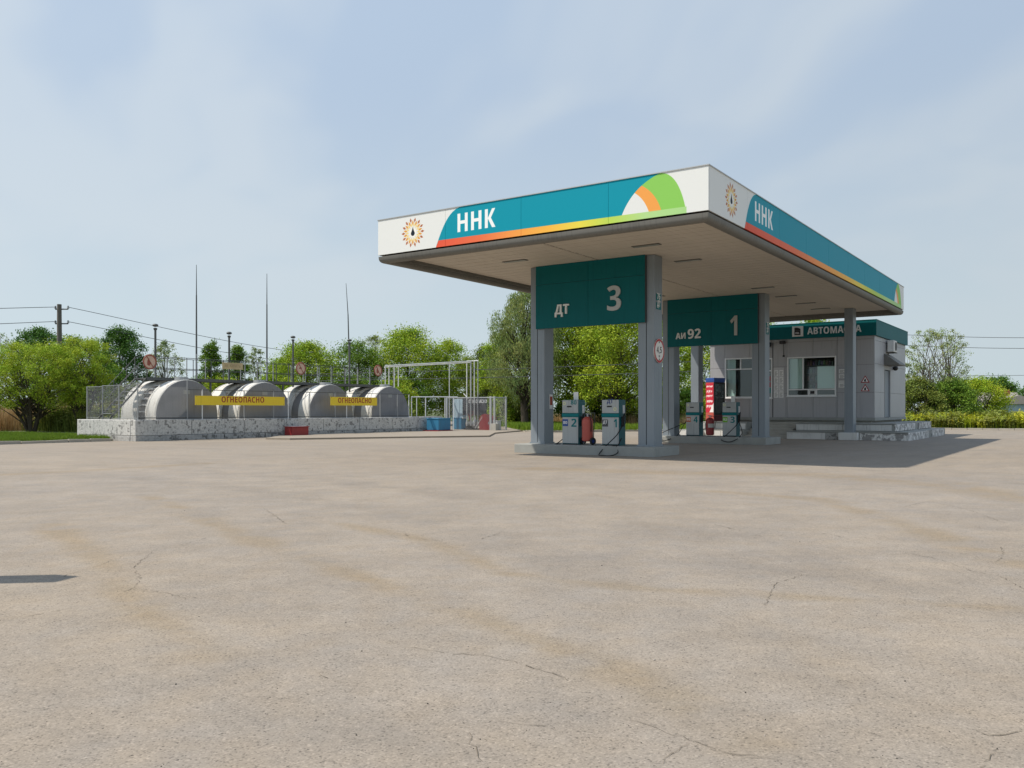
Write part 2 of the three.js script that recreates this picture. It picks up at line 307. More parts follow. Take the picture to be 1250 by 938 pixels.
// grass verges, a kerb-height above the asphalt
const vergeL = [[-30.35, 60], [-30.35, -2.5], [-34.3, -2.5], [-34.3, -27], [-44, -40], [-62, -62], [-300, -62], [-300, 60]];
const vergeB = [[-60, -69], [-43.5, -50.5], [-35, -40.8], [-28.9, -33.6], [-23.6, -27.6], [-21.6, -27.0], [-20.2, -28.2], [-18.6, -31.8], [-14.5, -37], [-12.5, -49.8], [-2, -50.5], [40, -50.2], [200, -50], [200, -320], [-300, -320], [-300, -69]];
structure('grass_verge', new THREE.Mesh(poly(vergeL, -0.05, 0.14), M.soil));
structure('grass_verge', new THREE.Mesh(poly(vergeB, -0.05, 0.14), M.soil));
function kerb(line) {
  const o = new THREE.Group(); structure('kerb', o); const r = rng(line.length * 13 + 7);
  for (let i = 0; i + 1 < line.length; i++) {
    const [ax, az] = line[i], [bx, bz] = line[i + 1], len = Math.hypot(bx - ax, bz - az), n = Math.max(1, Math.round(len / 1.0)), an = Math.atan2(-(bz - az), bx - ax);
    for (let k = 0; k < n; k++) {
      const t = (k + 0.5) / n, h = 0.11 + r() * 0.035, s = mesh('kerb_stone', boxG(-len / n / 2 + 0.008, len / n / 2 - 0.008, -0.05, h, -0.075, 0.075, 0.015), M.kerb, o);
      s.position.set(lerp(ax, bx, t) + (r() - 0.5) * 0.03, 0, lerp(az, bz, t) + (r() - 0.5) * 0.03); s.rotation.y = an + (r() - 0.5) * 0.03; s.rotation.x = (r() - 0.5) * 0.06;
    }
  }
}
kerb([[-30.27, 12], [-30.27, -2.4]]);
kerb([[-43.5, -50.45], [-35, -40.75], [-28.9, -33.55], [-23.6, -27.52], [-21.6, -26.92], [-20.1, -28.2], [-18.5, -31.8], [-14.4, -37]]);
kerb([[-12.5, -49.75], [-2, -50.42], [24, -50.2]]);

// ---------------------------------------------------------------- canopy
const CX = 11.05, CZ = 25.62, SOF = 6.395, TOP = 7.5;
function flower(c, x, y, R) {                      // round emblem of pointed petals about a dark drop
  for (const [ring, n, r0, r1, w, a0] of [['#b06a45', 14, 0.66, 1.0, 0.085, 0], ['#dfa04a', 14, 0.46, 0.84, 0.085, 0.5], ['#efd480', 14, 0.34, 0.66, 0.07, 0]]) {
    for (let k = 0; k < n; k++) {
      const a = (k + a0) / n * 2 * Math.PI, ca = Math.cos(a), sa = Math.sin(a), mid = (r0 + r1) / 2, P = (r, t) => [x + R * (ca * r - sa * t), y + R * (sa * r + ca * t)];
      c.fillStyle = ring; c.beginPath(); c.moveTo(...P(r0, 0)); c.lineTo(...P(mid, w)); c.lineTo(...P(r1, 0)); c.lineTo(...P(mid, -w)); c.fill();
    }
  }
  c.fillStyle = '#f4f1e6'; c.beginPath(); c.arc(x, y, R * 0.30, 0, 7); c.fill();
  c.fillStyle = '#1d2630'; c.beginPath(); c.arc(x, y + R * 0.06, R * 0.17, 0, 7); c.fill(); c.beginPath(); c.moveTo(x, y - R * 0.36); c.lineTo(x + R * 0.14, y + R * 0.0); c.lineTo(x - R * 0.14, y + R * 0.0); c.fill();
}
function fasciaPrint(len, at) {                    // at: positions in metres from the left end of the face
  return print(2048, Math.round(2048 / len * 1.105 * (len > 20 ? 1.6 : 1)), (c, W, H) => {
    const X = (m) => m / len * W, Y = (m) => H - m / 1.105 * H;          // metres up from the lower edge
    c.fillStyle = '#e4e5e1'; c.fillRect(0, 0, W, H);
    const bw = X(1);
    const tealShape = () => { c.beginPath(); c.moveTo(X(at.t0), Y(0.0)); c.bezierCurveTo(X(at.t0 + 0.22), Y(0.5), X(at.t0 + 0.45), Y(1.02), X(at.t1), Y(1.105)); c.lineTo(X(at.a1), Y(1.105)); c.lineTo(X(at.a0), Y(0.0)); c.closePath(); };
    c.save(); tealShape(); c.clip();
    c.fillStyle = '#0092a6'; c.fillRect(0, 0, W, H);
    c.restore();
    // right-hand arch: green, orange, white
    const cx = X(at.ac), rx = X(at.ar);
    c.save(); c.beginPath(); c.rect(X(at.a0) - 1, 0, W, H); c.clip();
    c.fillStyle = '#8cc95c'; c.beginPath(); c.moveTo(X(at.a0), Y(0)); c.quadraticCurveTo(X(at.a0 + 0.30), Y(0.85), X(at.a1), Y(1.105)); c.quadraticCurveTo(X(at.a1 + at.aw * 0.72), Y(1.08), X(at.a1 + at.aw), Y(0)); c.closePath(); c.fill();
    const Q = (t) => [at.a0 + 0.6 * t * (1 - t) + t * t * (at.a1 - at.a0), 1.7 * t * (1 - t) + t * t * 1.105];
    const slice = (col, t, x1, y1, bx, by) => { c.fillStyle = col; c.beginPath(); c.moveTo(X(at.a0), Y(0)); c.quadraticCurveTo(X(at.a0 + 0.3 * t), Y(0.85 * t), X(Q(t)[0]), Y(Q(t)[1])); c.quadraticCurveTo(X(bx), Y(by), X(x1), Y(y1)); c.closePath(); c.fill(); };
    slice('#f0a350', 0.66, at.a0 + 1.2, 0.10, at.a0 + 1.06, 0.62); slice('#e4e5e1', 0.50, at.a0 + 0.86, 0.10, at.a0 + 0.74, 0.50);
    c.restore();
    // colour band along the lower edge: red through orange and yellow to green
    c.save(); c.beginPath(); c.moveTo(X(at.t0), Y(0)); c.lineTo(X(at.t0 + 0.10), Y(0.2)); c.lineTo(X(at.a1 + at.aw), Y(0.16)); c.lineTo(X(at.a1 + at.aw), Y(0)); c.closePath(); c.clip();
    const g = c.createLinearGradient(X(at.t0), 0, X(at.a1 + at.aw), 0);
    for (const [p, col] of [[0, '#e2583f'], [0.2, '#e8714a'], [0.34, '#f29a4c'], [0.5, '#f4b84a'], [0.62, '#e9d84f'], [0.74, '#b9d65a'], [0.86, '#b4d98f'], [1, '#a9d58a']]) g.addColorStop(p, col);
    c.fillStyle = g; c.fillRect(0, 0, W, H); c.restore();
    c.save(); c.translate(X(at.logo), Y(0.56)); c.scale(X(1) / (H / 1.105), 1); flower(c, 0, 0, H * 0.42); c.restore();
    c.fillStyle = '#f2f3f0'; c.font = 'bold 100px sans-serif'; const m = c.measureText('ННК');
    c.save(); c.translate(X(at.n0), Y(0.36)); c.scale(X(at.n1 - at.n0) / m.width, H / 1.105 * 0.56 / 73); c.fillText('ННК', 0, 0); c.restore();
  });
}
const canopy = thing('station_canopy', 'long white and teal filling station canopy on grey columns', 'canopy', [0, 0, 0]);
{
  const frontMap = fasciaPrint(CX, { logo: 1.46, t0: 2.38, t1: 3.3, n0: 3.15, n1: 4.6, a0: 8.60, a1: 9.75, aw: 0.72, ac: 9.6, ar: 1 });
  const sideMap = fasciaPrint(CZ, { logo: 1.59, t0: 2.6, t1: 3.55, n0: 3.38, n1: 5.05, a0: 23.2, a1: 24.1, aw: 0.9, ac: 24, ar: 1 });
  const face = (map) => new THREE.MeshPhysicalMaterial({ color: 0xffffff, roughness: 0.5, specularIntensity: 0.35, map });
  const fm = face(frontMap), sm = face(sideMap);
  const put = (name, g, horizontal, from, sign, len, m) => {        // print coordinates by position along the face
    const p = g.attributes.position, uv = g.attributes.uv;
    for (let i = 0; i < p.count; i++) uv.setXY(i, ((horizontal ? p.getX(i) : p.getZ(i)) - from) * sign / len, (p.getY(i) - SOF) / 1.105);
    mesh(name, g, m, canopy);
  };
  const fx = [-CX, -8.3, -5.56, -2.78, 0], fz = []; for (let i = 0; i <= 9; i++) fz.push(-CZ * i / 9);
  for (let i = 0; i < 4; i++) {
    put('fascia_panel', boxG(fx[i] + 0.004, fx[i + 1] - 0.004, SOF, TOP, -0.05, 0), true, -CX, 1, CX, fm);
    put('fascia_panel', boxG(fx[i] + 0.004, fx[i + 1] - 0.004, SOF, TOP, -CZ, -CZ + 0.05), true, 0, -1, CX, fm);
  }
  for (let i = 0; i < 9; i++) {
    const z0 = i === 8 ? fz[9] + 0.055 : fz[i + 1] + 0.004, z1 = i === 0 ? -0.055 : fz[i] - 0.004;
    put('fascia_panel', boxG(-0.05, 0, SOF, TOP, z0, z1), false, 0, -1, CZ, sm);
    put('fascia_panel', boxG(-CX, -CX + 0.05, SOF, TOP, z0, z1), false, -CZ, 1, CZ, sm);
  }
  box('roof_deck', -CX + 0.06, -0.06, TOP - 0.25, TOP - 0.1, -CZ + 0.06, -0.06, M.gutter, canopy);
  for (const [a, b, c, d] of [[-CX - 0.02, 0.02, -0.07, 0.02], [-CX - 0.02, 0.02, -CZ - 0.02, -CZ + 0.07]]) box('edge_cap', a, b, TOP, TOP + 0.025, c, d, M.galv, canopy);
  for (const [a, b] of [[-CX - 0.02, -CX + 0.07], [-0.07, 0.02]]) box('edge_cap', a, b, TOP, TOP + 0.025, -CZ + 0.07, -0.07, M.galv, canopy);
  // gutter: a half-round trough hung under the edge, mitred at the corners
  const gut = (L) => {
    const s = [], n = 10, w = 0.30, h = 0.21; for (let k = 0; k <= n; k++) { const a = Math.PI * k / n; s.push([w / 2 - Math.cos(a) * w / 2, -Math.pow(Math.sin(a), 0.7) * h]); }
    const P = [], I = []; s.forEach(([o, y]) => P.push(o, y, o, L - o, y, o)); for (let k = 0; k < n; k++) { const q = k * 2; I.push(q, q + 2, q + 1, q + 1, q + 2, q + 3); }
    const g = new THREE.BufferGeometry(); g.setAttribute('position', new THREE.Float32BufferAttribute(P, 3)); g.setIndex(I); g.computeVertexNormals(); return metreUV(g);
  };
  const gm = M.gutter.clone(); gm.side = THREE.DoubleSide;
  const gutters = [[CX - 0.02, 0, Math.PI, -0.01, -0.01], [CZ - 0.02, 1, -Math.PI / 2, -0.01, -CZ + 0.01], [CX - 0.02, 2, 0, -CX + 0.01, -CZ + 0.01], [CZ - 0.02, 3, Math.PI / 2, -CX + 0.01, -0.01]];
  for (const [len, , turn, x, z] of gutters) { const o = mesh('gutter', gut(len), gm, canopy); o.position.set(x, SOF - 0.05, z); o.rotation.y = turn; }
  for (const [x0, x1, z0, z1] of [[-CX + 0.3, -0.3, -0.36, -0.29], [-CX + 0.3, -0.3, -CZ + 0.29, -CZ + 0.36]]) box('edge_trim', x0, x1, SOF - 0.09, SOF + 0.02, z0, z1, M.gutter, canopy);
  for (const [x0, x1] of [[-CX + 0.29, -CX + 0.36], [-0.36, -0.29]]) box('edge_trim', x0, x1, SOF - 0.09, SOF + 0.02, -CZ + 0.36, -0.36, M.gutter, canopy);
  // lining: narrow metal slats across the width, parted along one seam
  box('soffit_backing', -CX + 0.1, -0.1, SOF + 0.03, SOF + 0.05, -CZ + 0.1, -0.1, M.soffitDark, canopy);
  const n = 150, pitch = (CZ - 0.72) / n, split = -5.66, gl = boxG(-CX + 0.36, split - 0.03, 0, 0.02, -pitch / 2 + 0.02, pitch / 2 - 0.02), gr = boxG(split + 0.03, -0.36, 0, 0.02, -pitch / 2 + 0.02, pitch / 2 - 0.02);
  for (let k = 0; k < n; k++) for (const g of [gl, gr]) { const o = mesh('soffit_slat', g, M.soffit, canopy); o.position.set(0, SOF + 0.002 * ((k * 7) % 3), -0.36 - pitch * (k + 0.5)); }
  for (const x of [-8.0, -3.25]) for (const z of [-3.3, -6.45, -14.1, -17.2, -20.2, -22.8]) {
    const f = box('soffit_light', x - 0.45, x + 0.45, SOF - 0.02, SOF, z - 0.11, z + 0.11, M.gutter, canopy);
    box('diffuser', x - 0.40, x + 0.40, SOF - 0.024, SOF - 0.02, z - 0.07, z + 0.07, std(C(0.25, 0.27, 0.24), 0.4), f);
  }
  // columns in pairs
  const col = (x0, x1, z0, z1, y0, seam) => {
    const c = box('column', x0, x1, y0, SOF, z0, z1, M.column, canopy, 0.03);
    if (seam !== undefined) box('panel_joint', seam - 0.012, seam + 0.012, y0, SOF, z1 - 0.01, z1 + 0.003, M.joint, c);
    box('base_collar', x0 - 0.02, x1 + 0.02, y0, y0 + 0.05, z0 - 0.02, z1 + 0.02, M.column, c);
    return c;
  };
  for (const z of [-4.78, -15.7]) { col(-8.36, -7.79, z - 0.61, z, 0.3, -8.075); col(-4.253, -3.68, z - 0.61, z, 0.3, -3.955); }
  const c3 = col(-2.27, -1.85, -23.92, -23.3, 0.36), c4 = col(-10.17, -9.72, -23.92, -23.3, 0.36);
  box('column_plinth', -2.5, -1.62, 0, 0.36, -24.1, -23.08, M.whitewash, c3, 0.02); box('column_plinth', -10.4, -9.5, 0, 0.36, -24.1, -23.08, M.whitewash, c4, 0.02);
}
// header boards between the columns
function board(label, z, y0, x0, x1, list) {
  const o = thing('header_board', label, 'sign board', [0, 0, 0], 0, 'numbered boards between canopy columns');
  box('backing', x0, x1, y0, SOF - 0.003, z + 0.02, z + 0.10, M.panelBack, o);
  const xm = (x0 + x1) / 2, ym = y0 + (SOF - y0) * 0.70;
  for (const [a, b] of [[x0, xm - 0.005], [xm + 0.005, x1]]) for (const [c, d] of [[y0, ym - 0.005], [ym + 0.005, SOF - 0.004]]) box('board_panel', a, b, c, d, z + 0.10, z + 0.125, M.teal, o);
  for (const [s, h, x, y, w, m] of list) text('raised_letters', s, h, 0.05, m, o, [x, y, z + 0.126], 0, w);
  return o;
}
board('teal board with ДТ and big silver 3 between the nearest columns', -4.79, 4.245, -8.07, -3.96, [['ДТ', 0.33, -7.28, 4.60, 0.55, M.letter], ['3', 0.80, -5.28, 4.68, 0.50, M.silver]]);
board('teal board with АИ 92 and silver 1 over the farther pumps', -15.71, 4.28, -8.07, -3.96, [['АИ', 0.27, -7.65, 4.62, 0.46, M.letter], ['92', 0.42, -7.08, 4.61, 0.6, M.letter], ['1', 0.85, -5.15, 4.66, 0.32, M.silver]]);
// height limit sign and fuel stickers on the column sides
{
  const o = thing('height_limit_sign', 'round white height limit sign with red rim reading 4,5 м', 'road sign', [-3.664, 3.35, -5.08], Math.PI / 2);
  mesh('disc', new THREE.CylinderGeometry(0.39, 0.39, 0.03, 32).rotateX(Math.PI / 2), M.galv, o);
  const m = print(256, 256, (c) => { c.fillStyle = '#e9e6df'; c.fillRect(0, 0, 256, 256); c.strokeStyle = '#b3262a'; c.lineWidth = 24; c.beginPath(); c.arc(128, 128, 114, 0, 7); c.stroke(); c.fillStyle = '#1c1c1e'; c.textAlign = 'center'; c.font = 'bold 92px sans-serif'; c.fillText('4,5', 128, 150); c.font = 'bold 44px sans-serif'; c.fillText('м', 128, 198); for (const s of [-1, 1]) { c.beginPath(); c.moveTo(128 - 16, 128 + s * 98); c.lineTo(128 + 16, 128 + s * 98); c.lineTo(128, 128 + s * 76); c.fill(); } });
  const d = mesh('sign_face', new THREE.CircleGeometry(0.387, 32), std(0xffffff, 0.5, { map: m }), o); d.position.z = 0.018;
  for (const [z, near] of [[-4.78, 'nearest column beside the round sign'], [-15.7, 'column beside the farther board']]) for (const [t, y, w] of [['76', 5.06, 'upper'], ['ДТ', 4.78, 'lower']]) {
    const s = thing('fuel_sticker', `${w} small teal plate reading ${t} on the ${near}`, 'plate', [-3.678, y, z - 0.3], Math.PI / 2, 'fuel plates on the columns');
    box('plate', -0.17, 0.17, -0.11, 0.11, 0, 0.01, M.tealBright, s);
    text('plate_letters', t, 0.2, 0.004, M.letter, s, [-0.12, -0.07, 0.0101], 0, 0.24);
  }
}
{ const o = thing('column_notice', 'small red and white notice on the side of the leftmost near column', 'notice', [-7.787, 1.75, -5.2], Math.PI / 2); box('plate', -0.1, 0.1, -0.25, 0.25, 0, 0.008, M.whitePlain, o); box('print', -0.075, 0.075, -0.12, 0.18, 0.0082, 0.011, M.rustRed, o); }
// ---------------------------------------------------------------- pump islands, dispensers
function island(label, x0, x1, z0, z1, h) {
  const o = thing('pump_island', label, 'island', [0, 0, 0], 0);
  box('slab', x0, x1, -0.02, h, z0, z1, M.island, o, 0.03);
  return o;
}
island('grey concrete pump island under the nearest pair of columns', -8.66, -3.4, -6.1, -4.2, 0.3);
island('grey concrete pump island under the farther pair of columns', -8.66, -3.45, -17.1, -15.1, 0.3);
function dispenser(label, x, z, num, tag, tagCol, topText, paper) {
  const o = thing('fuel_dispenser', label, 'fuel pump', [x, 0.3, z], 0, 'fuel dispensers on the islands'), W = 0.63, D = 0.46;
  box('cabinet', -W / 2, W / 2, 0, 1.5, -D, -0.02, M.dispTeal, o, 0.015);
  box('cabinet_foot', -W / 2 + 0.03, W / 2 - 0.03, -0.01, 0.03, -D + 0.03, 0.0, M.black, o);
  const lo = box('lower_door', -W / 2 + 0.012, W / 2 - 0.012, 0.05, 0.92, -0.02, 0.012, M.dispenser, o, 0.008);
  const hi = box('upper_head', -W / 2 + 0.012, W / 2 - 0.012, 1.06, 1.49, -0.02, 0.012, M.dispenser, o, 0.008);
  box('band', -W / 2 - 0.005, W / 2 + 0.005, 0.935, 1.045, -0.03, 0.018, M.tealBright, o, 0.01);
  box('display', -0.12, 0.06, 1.25, 1.30, 0.012, 0.017, M.black, hi);
  if (topText) text('head_letters', topText, 0.14, 0.003, topText === 'ДТ' ? M.navy : M.tealBright, hi, topText === 'ДТ' ? [-0.12, 1.34, 0.0125] : [0.03, 1.34, 0.0125], 0, 0.22);
  mesh('emblem', new THREE.RingGeometry(0.03, 0.06, 20).translate(topText === 'ДТ' ? 0.17 : -0.22, topText === 'ДТ' ? 1.19 : 1.38, 0.014), std(C(0.6, 0.6, 0.35), 0.5), hi);
  text('pump_number', num, 0.27, 0.004, M.tealBright, lo, [0.02 + (num === '1' ? 0.11 : 0.03), 0.60, 0.0125], 0, num === '1' ? 0.11 : 0.2);
  const st = box('fuel_label', -0.29, -0.08, 0.62, 0.85, 0.0125, 0.0165, std(C(...tagCol), 0.5), lo);
  text('label_letters', tag, 0.10, 0.003, M.letter, st, [-0.265, 0.69, 0.017], 0, 0.16);
  // side: white plate, nozzle boot and nozzle
  box('side_plate', W / 2, W / 2 + 0.006, 1.05, 1.32, -D + 0.06, -D + 0.20, M.whitePlain, o);
  const boot = box('nozzle_boot', W / 2, W / 2 + 0.06, 0.62, 0.95, -0.30, -0.14, M.black, o, 0.015);
  mesh('nozzle', merge([rodG(V(W / 2 + 0.07, 0.66, -0.20), V(W / 2 + 0.10, 0.98, -0.16), 0.022, 0.03), rodG(V(W / 2 + 0.10, 0.98, -0.16), V(W / 2 + 0.08, 1.06, -0.27), 0.03, 0.016)]), M.black, boot);
  if (paper) { const p = box('paper_stand', -0.02, 0.16, 1.5, 1.76, -0.30, -0.29, M.whitePlain, o); p.rotation.x = 0.02; }
  return o;
}
const d2 = dispenser('fuel pump 2 with blue label and paper card on top', -6.67, -4.62, '2', '80', [0.01, 0.06, 0.25], '80', true);
const d1 = dispenser('fuel pump 1 with ДТ head and dark label near the column', -5.18, -4.66, '1', 'ДТ', [0.05, 0.055, 0.06], 'ДТ', false);
const d4 = dispenser('fuel pump 4 with orange label beside the red cooler', -7.00, -15.9, '4', '95', [0.45, 0.13, 0.06], '', false);
const d3 = dispenser('fuel pump 3 with green label and paper card on top', -5.31, -15.9, '3', '92', [0.16, 0.42, 0.02], '', true);
hose('hose', [[0.37, 0.7, -0.19], [0.30, 0.36, 0.12], [0.02, -0.02, 0.40], [-0.12, -0.27, 0.56], [0.12, -0.285, 0.72], [0.38, -0.285, 0.66], [0.52, -0.18, 0.47], [0.42, 0.02, 0.42], [0.24, 0.015, 0.28], [0.30, 0.02, 0.06], [0.36, 0.25, -0.08]], 0.017, M.rubber, d1, 60);
hose('hose', [[-0.33, 0.5, -0.25], [-0.40, 0.2, -0.2], [-0.52, 0.03, 0.0], [-0.48, 0.02, 0.14], [-0.36, 0.02, 0.02]], 0.015, M.rubber, d2);
hose('hose', [[0.37, 0.66, -0.19], [0.30, 0.45, 0.1], [0.02, 0.1, 0.34], [-0.05, -0.12, 0.82], [0.28, -0.2, 0.84], [0.62, -0.08, 0.83], [0.72, 0.12, 0.5], [0.52, 0.4, 0.0], [0.39, 0.62, -0.15]], 0.017, M.rubber, d3, 60);
hose('hose', [[-0.33, 0.75, -0.2], [-0.46, 0.42, 0.0], [-0.55, 0.02, 0.44], [-0.72, -0.13, 0.83], [-1.02, -0.2, 0.84], [-1.25, -0.02, 0.83], [-1.18, 0.16, 0.5], [-0.70, 0.42, 0.1], [-0.36, 0.6, -0.12]], 0.017, M.rubber, d4, 60);
function extinguisher(label, x, z, h, r, wheels, turn) {
  const o = thing('fire_extinguisher', label, 'extinguisher', [x, 0.3, z], turn, 'red fire extinguishers by the pumps');
  const y = wheels ? 0.12 : 0.04;
  mesh('cylinder', new THREE.LatheGeometry([[0, 0], [r * 0.8, 0], [r, 0.04], [r, h * 0.82], [r * 0.85, h * 0.92], [r * 0.4, h], [0, h]].map(([a, b]) => new THREE.Vector2(a, b + y)), 28), wheels ? M.red : M.redDark, o);
  mesh('valve', merge([rodG(V(0, y + h, 0), V(0, y + h + 0.08, 0), 0.03), rodG(V(-0.09, y + h + 0.09, 0), V(0.1, y + h + 0.07, 0), 0.02)]), M.galv, o);
  if (!wheels) mesh('label_band', new THREE.CylinderGeometry(r + 0.003, r + 0.003, h * 0.22, 20, 1, true, -0.4, 1.6).translate(0, y + h * 0.55, 0), std(C(0.5, 0.5, 0.46), 0.6, { side: THREE.DoubleSide }), o);
  hose('hose', [[0.06, y + h + 0.05, 0.02], [r * 0.9, y + h + 0.06, 0.08], [r + 0.05, y + h * 0.8, 0.05], [r + 0.03, y + h * 0.4, 0.03]], 0.014, M.rubber, o, 16);
  if (wheels) {
    for (const s of [-1, 1]) { const w = mesh('wheel', new THREE.TorusGeometry(0.095, 0.035, 8, 20).rotateY(Math.PI / 2).translate(s * (r + 0.06), 0.13, -0.02), M.rubber, o); mesh('hub', new THREE.CylinderGeometry(0.06, 0.06, 0.04, 16).rotateZ(Math.PI / 2).translate(s * (r + 0.06), 0.13, -0.02), M.navy, w); }
    mesh('carriage', merge([rodG(V(-r - 0.06, 0.13, -0.02), V(r + 0.06, 0.13, -0.02), 0.015), rodG(V(-0.08, 0.12, -r), V(-0.08, y + h + 0.12, -r - 0.06), 0.014), rodG(V(0.08, 0.12, -r), V(0.08, y + h + 0.12, -r - 0.06), 0.014), rodG(V(-0.09, y + h + 0.12, -r - 0.06), V(0.09, y + h + 0.12, -r - 0.06), 0.014), rodG(V(0, 0.02, r), V(0, 0.15, r * 0.6), 0.02)]), M.steelDark, o);
  }
  return o;
}
extinguisher('red wheeled fire extinguisher between pumps 2 and 1', -6.08, -4.75, 0.82, 0.185, true, -0.35);
extinguisher('dark red fire extinguisher standing beside pump 4', -6.27, -16.1, 0.78, 0.18, false, 0.3);

// ---------------------------------------------------------------- shop building
const shop = thing('station_shop', 'grey panelled station shop with teal fascia and flat roof', 'building', [0, 0, 0]);
{
  const X0 = -10.33, X1 = -1.55, Z0 = -35, Z1 = -26.5, Y0 = 1.05, YF = 5.28, YT = 6.07;
  const cut = (rects, o) => rects.flatMap(([a, b, c, d]) => {           // rectangles less an opening
    if (o[0] >= b || o[1] <= a || o[2] >= d || o[3] <= c) return [[a, b, c, d]];
    const r = [], l = Math.max(a, o[0]), h = Math.min(b, o[1]);
    if (o[0] > a) r.push([a, o[0], c, d]); if (o[1] < b) r.push([o[1], b, c, d]);
    if (o[2] > c) r.push([l, h, c, o[2]]); if (o[3] < d) r.push([l, h, o[3], d]); return r;
  });
  const openings = [[-9.46, -7.62, 2.13, 4.36], [-7.42, -6.77, 2.10, 4.30], [-5.97, -3.42, 2.19, 4.30]];
  // backing wall with real openings
  const wallShape = (a, b, c, d, holes) => { const s = new THREE.Shape([[a, c], [b, c], [b, d], [a, d]].map((p) => new THREE.Vector2(...p))); for (const h of holes) s.holes.push(new THREE.Path([[h[0], h[2]], [h[0], h[3]], [h[1], h[3]], [h[1], h[2]]].map((p) => new THREE.Vector2(...p)))); return s; };
  mesh('wall', metreUV(new THREE.ExtrudeGeometry(wallShape(X0, X1, Y0, YF + 0.5, openings), { depth: 0.22, bevelEnabled: false }).translate(0, 0, Z1 - 0.24)), M.panelBack, shop);
  box('wall', X0, X0 + 0.22, Y0, YF + 0.5, Z0, Z1 - 0.25, M.panel, shop); box('wall', X0 + 0.23, X1 - 0.25, Y0, YF + 0.5, Z0, Z0 + 0.22, M.panel, shop);
  const door = [-30.5, -29.0, Y0, 3.62];
  { const g = metreUV(new THREE.ExtrudeGeometry(wallShape(Z0, Z1 - 0.25, Y0 - 0.02, YF + 0.5, [[door[0], door[1], Y0 + 0.01, door[3]]]), { depth: 0.22, bevelEnabled: false })); g.rotateY(-Math.PI / 2); g.translate(X1 - 0.02, 0, 0); mesh('wall', g, M.panelBack, shop); }
  box('floor_slab', X0 - 0.05, X1 + 0.05, Y0 - 0.14, Y0, Z0 - 0.05, Z1 + 0.05, M.island, shop); box('foundation', X0 + 0.15, X1 - 0.15, 0.5, Y0 - 0.14, Z0 + 0.15, Z1 - 0.12, M.concrete, shop);
  box('roof', X0, X1, YF + 0.5, YF + 0.62, Z0, Z1, M.roofGrey, shop);
  box('partition_wall', X0 + 0.23, X1 - 0.3, Y0, YF + 0.49, Z1 - 3.3, Z1 - 3.2, M.plaster, shop);
  // cladding panels
  const xs = [X0, -9.46, -8.05, -6.73, -6.03, -4.6, -3.35, -2.4, X1], ys = [Y0, 2.36, 3.8, 5.11, YF];
  for (let i = 0; i + 1 < xs.length; i++) for (let j = 0; j + 1 < ys.length; j++) {
    let r = [[xs[i], xs[i + 1], ys[j], ys[j + 1]]]; for (const o of openings) r = cut(r, o);
    for (const [a, b, c, d] of r) if (b - a > 0.06 && d - c > 0.06) box('cladding_panel', a + 0.006, b - 0.006, c + 0.006, d - 0.006, Z1 - 0.018, Z1 + 0.012, M.panel, shop);
  }
  const zs = [Z0, -33.35, -30.5, -29.0, -27.9, Z1 - 0.02], ys2 = [Y0, 2.38, 3.85, 5.05, YF];
  for (let i = 0; i + 1 < zs.length; i++) for (let j = 0; j + 1 < ys2.length; j++) for (const [a, b, c, d] of cut([[zs[i], zs[i + 1], ys2[j], ys2[j + 1]]], door)) if (b - a > 0.06 && d - c > 0.06) box('cladding_panel', X1 - 0.018, X1 + 0.012, c + 0.006, d - 0.006, a + 0.006, b - 0.006, M.panel, shop);
  // fascia
  box('fascia', X0 - 0.1, X1 + 0.13, YF, YT, Z1 + 0.02, Z1 + 0.13, M.teal, shop); box('fascia', X1 + 0.02, X1 + 0.13, YF, YT, Z0 - 0.1, Z1 + 0.016, M.teal, shop);
  box('fascia', X0 - 0.1, X0 - 0.02, YF, YT, Z0 - 0.1, Z1 + 0.016, M.teal, shop);
  box('edge_cap', X0 - 0.12, X1 + 0.15, YT, YT + 0.02, Z1 - 0.02, Z1 + 0.15, M.tealBright, shop); box('edge_cap', X1, X1 + 0.15, YT, YT + 0.02, Z0 - 0.1, Z1 - 0.022, M.tealBright, shop);
  text('shop_letters', 'АВТОМАСЛА', 0.36, 0.04, M.letter, shop, [-4.86, 5.47, Z1 + 0.131], 0, 2.72);
  const em = box('oil_emblem', -5.66, -5.08, 5.39, 5.94, Z1 + 0.13, Z1 + 0.15, M.letter, shop);
  box('can', -5.54, -5.22, 5.46, 5.72, Z1 + 0.151, Z1 + 0.16, M.black, em); mesh('can_top', new THREE.ExtrudeGeometry(new THREE.Shape([[-5.54, 5.725], [-5.22, 5.725], [-5.22, 5.80], [-5.40, 5.87], [-5.54, 5.87]].map((p) => new THREE.Vector2(...p))), { depth: 0.009, bevelEnabled: false }).translate(0, 0, Z1 + 0.151), M.black, em);
  text('can_letters', 'OIL', 0.1, 0.003, M.letter, em, [-5.49, 5.52, Z1 + 0.1605], 0, 0.22);
  // windows
  const win = ([a, b, c, d], uprights, rails) => {
    const w = mesh('window', merge([boxG(a, b, c, c + 0.07, Z1 - 0.12, Z1 + 0.03), boxG(a, b, d - 0.07, d, Z1 - 0.12, Z1 + 0.03), boxG(a, a + 0.07, c + 0.07, d - 0.07, Z1 - 0.12, Z1 + 0.03), boxG(b - 0.07, b, c + 0.07, d - 0.07, Z1 - 0.12, Z1 + 0.03)]), M.frame, shop);
    for (const [x, y0, y1] of uprights) box('mullion', x - 0.03, x + 0.03, y0, y1, Z1 - 0.10, Z1 + 0.02, M.frame, w);
    for (const [y, x0, x1] of rails) box('rail', x0, x1, y - 0.03, y + 0.03, Z1 - 0.11, Z1 + 0.022, M.frame, w);
    box('pane', a + 0.07, b - 0.07, c + 0.07, d - 0.07, Z1 - 0.05, Z1 - 0.046, M.glass, w);
    box('sill', a - 0.03, b + 0.03, c - 0.04, c - 0.004, Z1 + 0.014, Z1 + 0.10, M.frame, w);
